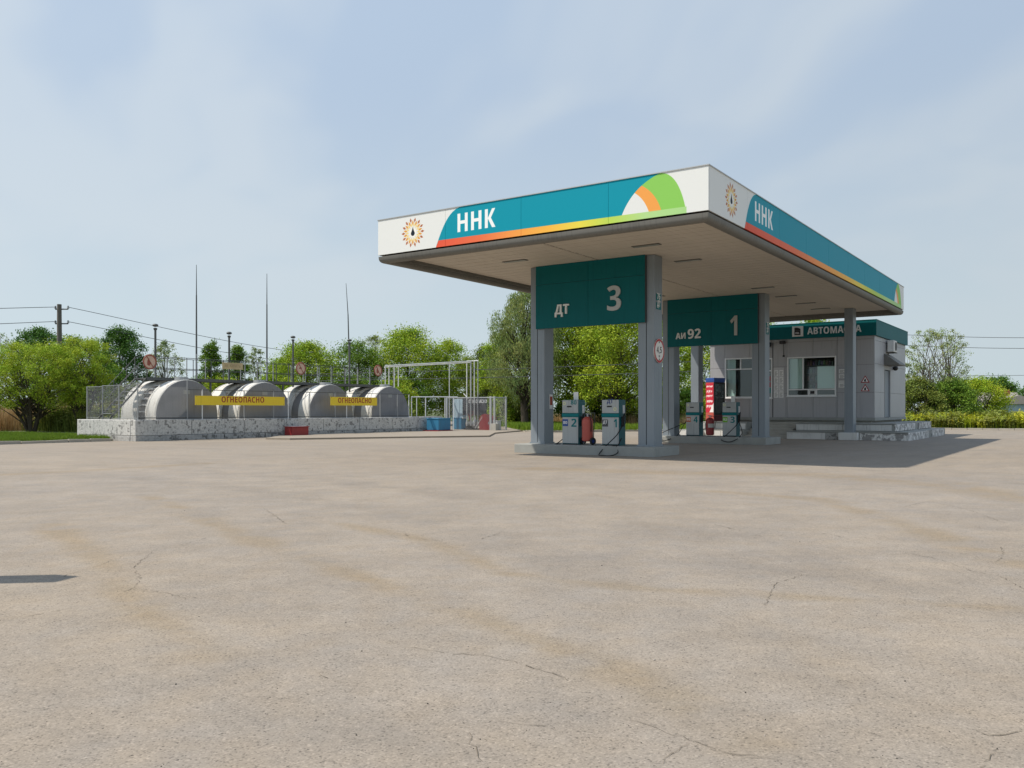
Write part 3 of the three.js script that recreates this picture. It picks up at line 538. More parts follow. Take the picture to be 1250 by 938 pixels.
    return w;
  };
  const w1 = win(openings[0], [[-8.55, 3.76, 4.29]], [[3.73, -9.39, -7.69]]);
  win(openings[1], [], [[3.6, -7.35, -6.84]]);
  const w3 = win(openings[2], [[-5.13, 2.58, 4.23], [-4.85, 2.26, 2.52], [-4.42, 2.26, 2.52]], [[2.55, -5.90, -3.49]]);
  box('hatch', -4.81, -4.46, 2.28, 2.50, Z1 - 0.02, Z1 + 0.026, M.frame, w3); box('hatch_glass', -4.75, -4.52, 2.31, 2.47, Z1 + 0.026, Z1 + 0.03, M.black, w3);
  const bl = box('blind', -5.88, -5.17, 2.60, 4.22, Z1 - 0.16, Z1 - 0.15, M.blind, w3); bl.rotation.z = 0; box('blind', -4.42, -3.5, 2.6, 3.78, Z1 - 0.16, Z1 - 0.15, M.blind, w3);
  box('curtain', -9.38, -8.9, 2.2, 4.3, Z1 - 0.20, Z1 - 0.19, M.blind, w1);
  for (const [y, p] of [[3.84, 0.6], [3.42, 0.6], [3.02, 0.6], [2.62, 0.6]]) {
    box('shelf', -5.1, -3.45, y - 0.02, y, Z1 - 0.75, Z1 - 0.45, M.plaster, shop); const r = rng(Math.round(y * 100));
    for (let x = -5.05; x < -3.55; x += 0.14) { const h = 0.16 + r() * 0.14; box('canister', x, x + 0.1, y, y + h, Z1 - 0.68, Z1 - 0.52, std(C(0.10 + r() * 0.12, 0.10 + r() * 0.12, 0.09 + r() * 0.12), 0.5), shop, 0.012); }
  }
  // door in the right-hand wall, its hood, a lamp and an air conditioner
  const dr = box('door', X1 - 0.1, X1 - 0.05, Y0 + 0.02, door[3] - 0.03, door[0] + 0.04, door[1] - 0.04, std(C(0.20, 0.235, 0.27), 0.5), shop);
  box('door_frame', X1 - 0.12, X1 + 0.03, Y0, door[3], door[1] - 0.05, door[1], M.steel, dr); box('door_frame', X1 - 0.12, X1 + 0.03, Y0, door[3], door[0], door[0] + 0.05, M.steel, dr); rod('handle', [X1 - 0.02, 2.1, -29.25], [X1 - 0.02, 2.35, -29.25], 0.015, M.galv, dr);
  const hs = new THREE.Shape([[0, 0], [0.75, 0], [0.75, 0.05], [0, 0.62]].map((p) => new THREE.Vector2(...p)));
  mesh('door_hood', new THREE.ExtrudeGeometry(hs, { depth: 2.0, bevelEnabled: false }).translate(X1 + 0.013, 3.86, -30.85), M.gutter, shop);
  const ac = box('air_conditioner', X1 + 0.1, X1 + 0.42, 4.58, 5.2, -30.2, -29.3, M.whitewash, shop, 0.02); mesh('fan_grille', new THREE.TorusGeometry(0.22, 0.02, 6, 24).rotateY(Math.PI / 2).translate(X1 + 0.425, 4.89, -29.85), M.steelDark, ac);
  mesh('grille', new THREE.CylinderGeometry(0.2, 0.2, 0.01, 24).rotateZ(Math.PI / 2).translate(X1 + 0.423, 4.89, -29.85), M.steelDark, ac);
  box('bracket', X1 + 0.01, X1 + 0.45, 4.53, 4.57, -29.5, -29.45, M.steelDark, ac); box('bracket', X1 + 0.01, X1 + 0.45, 4.53, 4.57, -30.1, -30.05, M.steelDark, ac);
  hose('drain_pipe', [[X1 + 0.06, 4.6, -29.9], [X1 + 0.05, 4.5, -29.9], [X1 + 0.04, 4.45, -29.9]], 0.02, M.steelDark, ac, 6);
  mesh('round_lamp', new THREE.SphereGeometry(0.14, 16, 12).translate(X1 + 0.14, 3.78, -31.3), M.black, shop);
  // front wall fittings
  mesh('round_lamp', merge([new THREE.SphereGeometry(0.16, 16, 12).translate(-6.92, 5.02, Z1 + 0.2), rodG(V(-6.92, 5.02, Z1), V(-6.92, 5.02, Z1 + 0.15), 0.05)]), M.black, shop);
  const cam = box('spotlight', -6.32, -6.05, 5.03, 5.2, Z1 + 0.03, Z1 + 0.25, M.black, shop, 0.02); rod('conduit', [-6.15, 5.03, Z1 + 0.03], [-6.15, 4.36, Z1 + 0.03], 0.015, M.black, cam);
  box('junction_box', -6.2, -6.1, 4.33, 4.42, Z1 + 0.013, Z1 + 0.06, M.black, shop);
}
// notices on the shop front
function notice(label, x0, x1, y0, y1, rows, cols, r, colour) {
  const o = thing('notice_board', label, 'notice', [0, 0, 0], 0); const z = -26.486;
  box('backboard', x0, x1, y0, y1, z, z + 0.012, std(C(...colour), 0.6), o);
  const w = (x1 - x0) / cols, h = (y1 - y0 - 0.12) / rows;
  for (let i = 0; i < cols; i++) for (let j = 0; j < rows; j++) {
    const s = box('sheet', x0 + w * i + 0.03, x0 + w * (i + 1) - 0.03, y0 + h * j + 0.03, y0 + h * (j + 1) - 0.02, z + 0.012, z + 0.017, M.whitePlain, o);
    for (let k = 0; k < 5; k++) box('print_line', x0 + w * i + 0.06, x0 + w * (i + (0.7 + 0.2 * ((k * 7 + i + j) % 3) / 2)) - 0.03, y0 + h * (j + 0.2 + 0.13 * k) , y0 + h * (j + 0.2 + 0.13 * k) + 0.015, z + 0.0172, z + 0.0185, M.steelDark, s);
  }
}
notice('white notice board with eight paper sheets left of the big window', -6.70, -6.14, 2.1, 3.76, 4, 2, 1, [0.55, 0.55, 0.55]);
notice('small grey notice board right of the big window', -3.30, -2.9, 3.08, 3.72, 2, 1, 2, [0.32, 0.33, 0.35]);
notice('small white paper notice under the grey notice board', -3.30, -2.9, 2.62, 3.0, 1, 1, 3, [0.6, 0.6, 0.58]);
for (const [y, w] of [[2.86, 'upper'], [2.42, 'lower']]) {
  const o = thing('warning_triangle', `${w} of two red rimmed warning triangles on the shop corner`, 'sign', [-1.98, y, -26.487], 0, 'warning triangles on the shop corner');
  const tri = (s) => new THREE.Shape([[-s, 0], [s, 0], [0, s * 1.72]].map((p) => new THREE.Vector2(...p)));
  mesh('rim', new THREE.ExtrudeGeometry(tri(0.22), { depth: 0.008, bevelEnabled: false }), std(C(0.33, 0.03, 0.03), 0.5), o);
  mesh('face', new THREE.ExtrudeGeometry(tri(0.15), { depth: 0.003, bevelEnabled: false }).translate(0, 0.04, 0.0082), M.whitePlain, o);
  mesh('symbol', new THREE.ExtrudeGeometry(new THREE.Shape([[-0.06, 0.06], [0.06, 0.06], [0.03, 0.12], [0.05, 0.15], [0, 0.22], [-0.05, 0.14]].map((p) => new THREE.Vector2(...p))), { depth: 0.002, bevelEnabled: false }).translate(0, 0, 0.0114), M.black, o);
}
{ // stickers in the narrow window
  const o = thing('window_poster', 'red and teal stickers on the narrow shop window', 'poster', [0, 0, 0]);
  for (const [y0, y1, c] of [[3.05, 3.3, [0.4, 0.06, 0.07]], [2.72, 2.97, [0.42, 0.05, 0.06]], [2.38, 2.66, [0.01, 0.22, 0.2]]]) box('sticker', -7.12, -6.88, y0, y1, -26.545, -26.541, std(C(...c), 0.5), o);
}
// stepped platform round the shop
{
  const o = thing('stepped_platform', 'stepped concrete platform with whitewashed risers round the shop', 'platform', [0, 0, 0]);
  box('lower_step', -5.05, 0.5, -0.02, 0.40, -35.6, -23.5, M.island, o); box('lower_step', -10.9, -7.35, -0.02, 0.40, -35.6, -23.5, M.island, o);
  box('upper_step', -4.85, -0.2, 0.40, 0.80, -35.4, -24.3, M.island, o); box('upper_step', -10.7, -7.45, 0.40, 0.80, -35.4, -24.3, M.island, o);
  box('landing', -7.35, -5.05, -0.02, 0.75, -27, -25.8, M.concrete, o);
  for (let k = 0; k < 5; k++) box('stair_tread', -7.34, -5.06, -0.02, 0.16 * (k + 1), -25.79 + 0.001, -23.6 - k * 0.44, M.concrete, o, 0.015);
  // whitewashed facing slabs along the front
  const slabs = (x0, x1, y0, y1, z, n, m) => { for (let k = 0; k < n; k++) box('riser_slab', lerp(x0, x1, k / n) + 0.006, lerp(x0, x1, (k + 1) / n) - 0.006, y0, y1, z, z + 0.03 + (k % 2) * 0.006, m, o, 0.008); };
  slabs(-5.1, -3.2, 0.0, 0.34, -23.5, 1, M.whitewash); slabs(-3.2, -2.5, 0.0, 0.34, -23.5, 1, M.bundLow); slabs(-1.6, 0.5, 0.0, 0.34, -23.5, 2, M.flaked);
  slabs(-4.86, -0.3, 0.44, 0.74, -24.3, 4, M.whitewash); slabs(-10.7, -7.5, 0.44, 0.74, -24.3, 3, M.whitewash); slabs(-10.9, -7.4, 0, 0.34, -23.5, 3, M.whitewash);
  // flaked blocks along the side
  let z = -23.5; const r = rng(9);
  for (let k = 0; k < 9; k++) { const l = 1.0 + r() * 0.5; if (k !== 5) box('flaked_block', 0.5, 0.56 + r() * 0.02, -0.02, 0.38, z - l + 0.012, z, M.flaked, o, 0.02); z -= l; if (z < -35) break; }
  z = -24.32; for (let k = 0; k < 9; k++) { const l = 1.0 + r() * 0.5; if (k !== 4) box('flaked_block', -0.2, -0.13, 0.42, 0.76, z - l + 0.012, z, M.flaked, o, 0.02); z -= l; if (z < -34.4) break; }
  box('edge_strip', -4.9, -0.12, 0.762, 0.81, -24.34, -24.22, M.island, o); box('edge_strip', -5.1, 0.56, 0.362, 0.41, -23.54, -23.42, M.island, o);
}
// drinks cooler
{
  const o = thing('drinks_cooler', 'red and black glass door drinks cooler beside the shop window', 'cooler', [-9.25, 0.8, -25.15], 64 * Math.PI / 180), W = 0.8, D = 0.68, H = 2.42;
  box('cabinet', -W / 2, W / 2, 0.05, H - 0.25, -D, -0.05, M.red, o, 0.02);
  box('header', -W / 2 - 0.01, W / 2 + 0.01, H - 0.245, H, -D - 0.01, 0.0, std(C(0.02, 0.07, 0.28), 0.4), o, 0.03);
  const dr = mesh('door', merge([boxG(-W / 2, W / 2, 0.38, 0.48, -0.05, 0.0), boxG(-W / 2, W / 2, H - 0.35, H - 0.25, -0.05, 0), boxG(-W / 2, -W / 2 + 0.08, 0.48, H - 0.35, -0.05, 0), boxG(W / 2 - 0.08, W / 2, 0.48, H - 0.35, -0.05, 0)]), M.black, o);
  box('inner_back', -W / 2 + 0.08, W / 2 - 0.08, 0.48, H - 0.35, -0.049, -0.04, M.black, dr); box('pane', -W / 2 + 0.08, W / 2 - 0.08, 0.48, H - 0.35, -0.02, -0.016, M.glass, dr); rod('handle', [W / 2 - 0.04, 0.8, 0.03], [W / 2 - 0.04, 1.8, 0.03], 0.015, M.galv, dr);
  box('grille', -W / 2 + 0.02, W / 2 - 0.02, 0.06, 0.36, -0.05, -0.02, std(C(0.08, 0.01, 0.015), 0.5), o); for (const [x, z] of [[-0.33, -0.1], [0.33, -0.1], [-0.33, -0.6], [0.33, -0.6]]) rod('foot', [x, 0, z], [x, 0.05, z], 0.025, M.black, o);
  const m = print(128, 384, (c, w, h) => { c.fillStyle = '#c5263a'; c.fillRect(0, 0, w, h); const r = rng(4); c.strokeStyle = '#ecd9d9'; c.lineCap = 'round'; for (const [y, n, s] of [[40, 4, 26], [105, 3, 44], [165, 4, 34], [235, 4, 36], [300, 4, 44]]) for (let k = 0; k < n; k++) { c.lineWidth = 5 + r() * 6; const x = 14 + k * 100 / n; c.beginPath(); c.moveTo(x + r() * 8, y + s * 0.5); c.quadraticCurveTo(x + 4, y - s * 0.6, x + 14, y + r() * 10); c.quadraticCurveTo(x + 18, y + s * 0.4, x + 22, y - s * 0.3 * r()); c.stroke(); } c.fillStyle = '#efe9e6'; c.beginPath(); c.moveTo(128, 260); c.lineTo(60, 384); c.lineTo(128, 384); c.fill(); });
  decal('side_print', 0.6, 1.6, m, o, [-W / 2 - 0.004, 1.33, -D / 2 - 0.02], -Math.PI / 2, 0.4);
}

// ---------------------------------------------------------------- tank farm
{ // containment wall of concrete blocks in two courses
  const o = thing('containment_wall', 'flaking whitewashed concrete block wall round the fuel tanks', 'wall', [0, 0, 0]), r = rng(77);
  const course = (y0, y1, list, m) => list.forEach(([x0, x1, z0, z1]) => { const j = (r() - 0.5) * 0.03; box('concrete_block', x0 + j, x1 + j * (x1 - x0 < 0.6 ? 1 : 0), y0 + 0.006, y1 - 0.004, z0 + 0.014, z1 - 0.014, m, o, 0.03); });
  const zs = [-2.71, -5.72, -8.86, -11.5, -14.4, -17.3, -20.2, -22.6, -25.2], zl = [-2.71, -4.6, -7.6, -10.2, -13.1, -16.0, -18.9, -21.6, -25.2];
  for (let k = 0; k + 1 < zs.length; k++) course(0.25, 1.0, [[-29.24, -28.84, zs[k + 1], zs[k]]], M.bund);
  for (let k = 0; k + 1 < zl.length; k++) course(-0.05, 0.25, [[-29.26, -28.80, zl[k + 1], zl[k]]], M.bundLow);
  course(0.25, 1.0, [[-33.5, -32.35, -3.11, -2.71], [-32.34, -29.26, -3.11, -2.71]], M.bund); course(-0.05, 0.25, [[-33.5, -31.2, -3.11, -2.69], [-31.19, -29.28, -3.11, -2.69]], M.bundLow);
  for (let k = 0; k < 7; k++) course(0, 1.0, [[-33.9, -33.5, -2.72 - (k + 1) * 3.2, -2.72 - k * 3.2]], M.bund);
  course(0, 1.0, [[-33.48, -29.28, -25.18, -24.8]], M.bund);
  box('inner_floor', -33.48, -29.27, -0.04, 0.1, -24.79, -3.12, M.concrete, o);
  // raised concrete apron in front
  const a = thing('concrete_apron', 'thin raised concrete apron slab before the tank wall', 'slab', [0, 0, 0]);
  mesh('slab', poly([[-28.75, -11.2], [-26.0, -7.9], [-24.6, -8.2], [-21.6, -13.6], [-19.2, -17.3], [-22.4, -22.3], [-24.6, -29], [-28.75, -29]], -0.02, 0.1), std(C(0.31, 0.265, 0.215), 0.92, { map: concreteMap }), a);
}
function tank(label, z, ladder) {
  const o = thing('fuel_tank', label, 'tank', [-31.05, 0.1, z], 0, 'fuel tanks inside the wall'), YC = 1.1;
  const prof = (R) => { const s = new THREE.Shape(); s.moveTo(-R, 0); s.lineTo(-R, YC); s.absarc(0, YC, R, Math.PI, 0, true); s.lineTo(R, 0); s.closePath(); return s; };
  const shell = (name, R, x0, x1, m) => { const g = new THREE.ExtrudeGeometry(prof(R), { depth: x1 - x0, bevelEnabled: false, curveSegments: 40 }); g.rotateY(Math.PI / 2); g.translate(x0, 0, 0); // uv: along the length and round the girth
    const p = g.attributes.position, u = g.attributes.uv, n = g.attributes.normal; for (let i = 0; i < p.count; i++) if (Math.abs(n.getX(i)) < 0.5) u.setXY(i, p.getX(i) + z * 0.37, Math.atan2(p.getY(i) - YC, -p.getZ(i)) * R * 0.6); else u.setXY(i, p.getZ(i), p.getY(i)); return mesh(name, g, m, o); };
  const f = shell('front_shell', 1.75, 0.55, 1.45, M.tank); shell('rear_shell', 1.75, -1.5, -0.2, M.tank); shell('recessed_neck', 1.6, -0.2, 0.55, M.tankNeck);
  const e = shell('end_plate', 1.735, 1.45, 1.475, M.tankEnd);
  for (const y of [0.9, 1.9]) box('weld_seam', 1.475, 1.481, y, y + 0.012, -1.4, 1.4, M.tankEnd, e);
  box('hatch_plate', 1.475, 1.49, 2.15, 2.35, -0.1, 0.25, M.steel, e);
  for (const x of [0.72, 1.38, -1.4, -0.3]) { const g = new THREE.TorusGeometry(1.752, 0.02, 6, 40, Math.PI).rotateY(Math.PI / 2).translate(x, YC, 0); mesh('hoop', g, M.tank, o); }
  mesh('manhole', new THREE.CylinderGeometry(0.32, 0.34, 0.2, 24).translate(0.95, YC + 1.8, 0), M.steel, o);
  if (ladder) { const l = mesh('ladder', merge([0, 1, 2, 3, 4, 5].map((k) => { const a = 0.10 + k * 0.20; return boxG(-0.15, 0.5, YC + 1.66 * Math.sin(a) - 0.02, YC + 1.66 * Math.sin(a) + 0.03, 1.66 * Math.cos(a) - 0.05, 1.66 * Math.cos(a) + 0.09); })), M.whitewash, o); l.userData.label = 'pale ladder rungs climbing the recess'; }
  return o;
}
tank('silver fuel tank with ladder rungs at the lit left end', -6.0, true);
tank('second silver fuel tank from the left, behind the wide yellow banner', -10.85, false);
tank('third silver fuel tank from the left, rust streaked flank', -15.7, false);
tank('rightmost silver fuel tank behind the short yellow banner', -20.85, false);
function wireMesh(len, h, pitch = 0.075, r = 0.0035) {     // chain link: two families of slanted wires, in the plane x-y
  const list = [], n = Math.ceil((len + h) / pitch);
  for (let k = 1; k < n; k++) for (const s of [1, -1]) {
    let t = k * pitch, a = [t, 0], b = [t - h, h]; if (a[0] > len) { const q = a[0] - len; a = [len, q]; } if (b[0] < 0) { b = [0, t]; }
    if (b[1] - a[1] < 0.03) continue; const f = (p) => V(s > 0 ? p[0] : len - p[0], p[1], s * 0.003); list.push(rodG(f(a), f(b), r, r, 3));
  }
  return merge(list);
}
{ // fence standing on the wall
  const o = thing('tank_fence', 'grey steel fence on the tank wall, chain link on its left', 'fence', [0, 1.0, 0]);
  const P = [[-33.3, -2.92, 1.62], [-31.92, -2.92, 1.66], [-30.52, -2.92, 1.66], [-28.98, -2.92, 1.72]];
  P.forEach(([x, z, h]) => box('post', x - 0.022, x + 0.022, 0, h, z - 0.022, z + 0.022, M.steel, o));
  for (let k = 0; k < 3; k++) { const [x0, z, h] = P[k], x1 = P[k + 1][0]; for (const y of [0.05, h - 0.04]) box('rail', x0 + 0.03, x1 - 0.03, y, y + 0.03, z - 0.015, z + 0.015, M.steel, o); const m = mesh('chain_link', wireMesh(x1 - x0 - 0.06, h - 0.1), M.steel, o); m.position.set(x0 + 0.03, 0.07, z); }
  const m = mesh('chain_link', wireMesh(2.55, 1.5), M.steel, o); m.position.set(-28.98, 0.07, -2.95); m.rotation.y = Math.PI / 2;
  const zp = [-5.55, -6.4, -8.94, -10.88, -11.9, -13.46, -15.42, -16.35, -19.23, -20.82, -21.92];
  zp.forEach((z, i) => box('post', -29.0, -28.96, 0, i === 0 ? 1.9 : 1.48, z - 0.02, z + 0.02, i % 3 === 1 ? M.pipeWhite : M.steel, o));
  box('rail', -28.995, -28.965, 1.44, 1.475, -22, -5.58, M.steelDark, o); box('rail', -28.995, -28.965, 0.06, 0.10, -22, -2.96, M.steelDark, o);
}
function banner(label, z0, z1, y0, y1, t0, t1) {
  const o = thing('warning_banner', label, 'banner', [-28.93, 0, 0], 0, 'yellow warning banners on the tank fence');
  box('sheet', -0.006, 0.006, y0, y1, z1, z0, M.yellow, o);
  text('banner_letters', 'ОГНЕОПАСНО', 0.30, 0.004, M.rustRed, o, [0.0065, lerp(y0, y1, 0.3), t0], Math.PI / 2, t0 - t1);
  for (const z of [z0 - 0.08, z1 + 0.08]) for (const y of [y0 + 0.04, y1 - 0.04]) box('tie', -0.03, 0.012, y - 0.01, y + 0.01, z - 0.015, z + 0.015, M.steelDark, o);
}
banner('long yellow banner reading ОГНЕОПАСНО on the tank fence', -5.95, -11.6, 1.70, 2.17, -7.5, -10.2);
banner('short yellow banner reading ОГНЕОПАСНО before the rightmost tank', -15.0, -18.9, 1.72, 2.22, -15.6, -18.4);
{ // catwalk over the tanks with stairs at its left end
  const o = thing('tank_catwalk', 'dark steel catwalk with railings above the tanks', 'catwalk', [0, 0, 0]), x0 = -32.0, x1 = -30.95, z0 = -22.6, z1 = -4.65, Y = 3.0;
  box('deck', x0, x1, Y, Y + 0.05, z0, z1, M.steelDark, o); for (const x of [x0, x1]) box('edge_beam', x - 0.03, x + 0.03, Y - 0.06, Y + 0.09, z0, z1, M.steelDark, o);
  for (const x of [x0, x1]) {
    const n = 16; for (let k = 0; k <= n; k++) { const z = lerp(z0, z1, k / n); box('rail_post', x - 0.018, x + 0.018, Y + 0.09, Y + 1.12, z - 0.018, z + 0.018, k % 4 ? M.steel : M.steelDark, o); }
    for (const h of [0.55, 1.12]) box('handrail', x - 0.014, x + 0.014, Y + h, Y + h + 0.028, z0, z1, M.steelDark, o);
  }
  for (const z of [-8.4, -13.3, -18.3]) for (const x of [x0 + 0.1, x1 - 0.1]) box('leg', x - 0.04, x + 0.04, 0.1, Y - 0.06, z - 0.04, z + 0.04, M.steelDark, o);
  for (const x of [x0 + 0.05, x1 - 0.05]) {
    mesh('stair_stringer', barG(V(x, Y + 0.03, z1), V(x, 1.05, -2.75), 0.03, 0.08), M.steelDark, o);
    mesh('stair_handrail', barG(V(x, Y + 1.1, z1), V(x, 2.15, -2.75), 0.022, 0.022), M.steelDark, o); mesh('stair_handrail', barG(V(x, Y + 0.6, z1), V(x, 1.65, -2.75), 0.018, 0.018), M.steelDark, o);
    for (const t of [0.25, 0.6, 0.97]) box('rail_post', x - 0.012, x + 0.012, lerp(Y, 1.05, t), lerp(Y + 1.1, 2.15, t), lerp(z1, -2.75, t) - 0.012, lerp(z1, -2.75, t) + 0.012, M.steelDark, o);
  }
  for (let k = 1; k < 9; k++) { const t = k / 9; box('stair_step', x0 + 0.07, x1 - 0.07, lerp(Y, 1.05, t), lerp(Y, 1.05, t) + 0.03, lerp(z1, -2.75, t) - 0.1, lerp(z1, -2.75, t) + 0.1, M.steel, o); }
}
function roundSign(label, z, y, slash) {
  const o = thing('prohibition_sign', label, 'sign', [-30.88, y, z], Math.PI / 2, 'faded round signs on the catwalk');
  mesh('disc', new THREE.CylinderGeometry(0.36, 0.36, 0.02, 28).rotateX(Math.PI / 2), M.faded, o);
  mesh('rim', new THREE.TorusGeometry(0.34, 0.035, 6, 32).translate(0, 0, 0.012), M.fadedRim, o);
  mesh('slash', barG(V(-0.16, 0.26, 0.018), V(0.18, -0.26, 0.018), 0.05, 0.01), M.fadedRim, o);
  mesh('flame_symbol', new THREE.ExtrudeGeometry(new THREE.Shape((slash ? [[-0.15, -0.02], [0.05, -0.02], [0.05, 0.05], [-0.15, 0.05]] : [[-0.14, -0.15], [-0.02, -0.2], [0.05, -0.1], [-0.02, 0.05], [-0.04, 0.2], [-0.13, 0.05]]).map((p) => new THREE.Vector2(...p))), { depth: 0.004, bevelEnabled: false }).translate(0, 0, 0.011), M.fadedRim, o);
  box('bracket', -0.03, 0.03, -0.05, 0.05, -0.05, -0.01, M.steelDark, o);
}
roundSign('largest faded round prohibition sign, above the leftmost tank', -4.75, 3.84, false);
roundSign('faded round prohibition sign above the third tank', -14.5, 3.9, true);
roundSign('faded round prohibition sign above the rightmost tank', -21.05, 4.02, false);
{ const o = thing('faded_plate', 'faded beige rectangular plate on the catwalk railing', 'sign', [-30.9, 3.66, -9.7], Math.PI / 2); box('plate', -0.68, 0.68, 0, 0.36, 0, 0.012, M.beige, o); for (const x of [-0.5, 0.5]) box('bracket', x - 0.03, x + 0.03, 0.1, 0.2, -0.05, 0, M.steelDark, o); text('plate_letters', 'НЕ КУРИТЬ', 0.16, 0.003, std(C(0.36, 0.27, 0.15), 0.8), o, [-0.5, 0.11, 0.0125], 0, 1.0); }
['leftmost', 'second from left', 'third from left', 'rightmost'].forEach((w, i) => {
  const z = [-5.95, -10.5, -15.11, -19.85][i], h = [5.95, 5.88, 5.98, 6.11][i], o = thing('vent_pipe', `${w} of four capped vent pipes above the tanks`, 'vent pipe', [-32.25, 2.3, z], 0, 'capped vent pipes above the tanks');
  rod('pipe', [0, 0, 0], [0, h - 2.55, 0], 0.055, M.steelDark, o, 10); mesh('pipe_collar', new THREE.CylinderGeometry(0.10, 0.08, 0.09, 14).translate(0, h - 2.62, 0), M.steelDark, o);
  mesh('cap', new THREE.LatheGeometry([[0.05, 0], [0.11, 0.02], [0.15, 0.06], [0.14, 0.11], [0.08, 0.15], [0, 0.16]].map((p) => new THREE.Vector2(...p)), 18).translate(0, h - 2.5, 0), M.steelDark, o);
});
['leftmost', 'middle', 'rightmost and slightly bent'].forEach((w, i) => {
  const z = [-8.64, -13.43, -20.2][i], h = [9.36, 9.51, 9.72][i], o = thing('lightning_mast', `${w} of three thin lightning masts at the tanks`, 'mast', [-32.6, 0.1, z], 0, 'lightning masts at the tanks');
  const b = i === 2 ? 0.14 : 0.0; const y1 = 4.4, y2 = 7.6;
  rod('lower_tube', [0, 0, 0], [0, y1, b * 0.2], 0.06, M.steel, o, 8, 0.05); rod('middle_tube', [0, y1, b * 0.2], [0, y2, b], 0.048, M.steelDark, o, 8, 0.034); rod('tip', [0, y2, b], [0, h - 0.1, b + b * 1.3], 0.03, M.steelDark, o, 6, 0.014);
});
{ // white delivery pipes from the rightmost tank to the pump cage
  const o = thing('delivery_pipes', 'white overhead pipes from the tanks to the pump cage', 'pipework', [0, 0, 0]);
  const A = [-30.0, 4.3, -20.8], B = [-27.9, 4.84, -27.3];
  [[0, 3.0], [0.35, 3.0], [0.85, 2.9], [1.25, 3.0]].forEach(([dz, y], k) => rod('riser', [-30.0, y, -20.8 - dz], [-30.0, 4.3 + dz * 0.03, -20.8 - dz], 0.03, M.pipeWhite, o));
  for (const dy of [0, -0.09]) rod('overhead_pipe', [A[0] + dy, A[1] + dy, A[2]], [B[0] + dy, B[1] + dy, B[2]], 0.035, M.pipeWhite, o);
  [[-28.25, -27.15], [-27.98, -27.25], [-27.72, -27.3], [-27.48, -27.4]].forEach(([x, z], k) => rod('down_pipe', [x, 0.35, z], [x, 4.84, z], k === 1 ? 0.05 : 0.032, k % 2 ? M.galv : M.pipeWhite, o));
  rod('top_link', [-28.3, 4.84, -27.2], [-27.45, 4.86, -27.42], 0.035, M.pipeWhite, o); rod('prop', [-30.0, 0.9, -27.4], [-30.0, 4.72, -27.4], 0.025, M.pipeWhite, o); mesh('lever', barG(V(-28.5, 2.6, -27.1), V(-28.1, 2.25, -27.1), 0.04, 0.04), M.pipeWhite, o);
}
{ // pump cage
  const o = thing('pump_cage', 'grey chain link cage round the unloading pumps', 'cage', [0, 0.08, 0]);
  const post = (x, z, w = 0.05) => box('post', x - w, x + w, 0, 2.3, z - w, z + w, M.galv, o);
  post(-29.9, -27.0); post(-26.1, -27.0, 0.06); post(-25.75, -26.95); post(-29.9, -28.3); post(-25.75, -28.3);
  for (const [x0, x1, z0, z1] of [[-29.85, -26.16, -27.03, -26.97], [-26.04, -25.8, -27.0, -26.94], [-29.85, -25.8, -28.33, -28.27]]) { box('rail', x0, x1, 2.2, 2.26, z0, z1, M.galv, o); }
  box('rail', -25.78, -25.72, 2.2, 2.26, -28.25, -27.0, M.galv, o); box('rail', -29.93, -29.87, 2.2, 2.26, -28.25, -27.05, M.galv, o);
  let m = mesh('chain_link', wireMesh(3.69, 2.2, 0.15, 0.006), M.galv, o); m.position.set(-29.85, 0, -27.0); m = mesh('chain_link', wireMesh(0.28, 2.2, 0.09, 0.004), M.galv, o); m.position.set(-26.04, 0, -26.96); m = mesh('chain_link', wireMesh(1.25, 2.2, 0.11, 0.004), M.galv, o); m.position.set(-25.75, 0, -27.02); m.rotation.y = Math.PI / 2;
  box('foot_block', -25.95, -25.5, -0.06, 0.45, -27.2, -26.75, M.concrete, o, 0.02);
  box('notice_panel', -28.85, -26.8, 1.0, 2.2, -27.5, -27.45, std(C(0.03, 0.03, 0.035), 0.6), o); text('panel_letters', 'ОГНЕОПАСНО', 0.24, 0.01, M.letter, o, [-28.3, 1.85, -27.449], 0, 1.55);
}
{ const o = thing('white_railing', 'low white pipe railing between the tanks and the cage', 'railing', [-28.9, 0, 0]); for (const z of [-22.1, -22.6, -23.5, -25.55]) rod('post', [0, 0.95, z], [0, 2.3, z], 0.03, M.pipeWhite, o); rod('top_rail', [0, 2.3, -22.1], [0, 2.36, -26.9], 0.035, M.pipeWhite, o); rod('post', [0, 0.08, -26.5], [0, 2.34, -26.5], 0.03, M.pipeWhite, o); rod('lower_rail', [0, 1.03, -22.1], [0, 1.03, -25.2], 0.02, M.steelDark, o); }
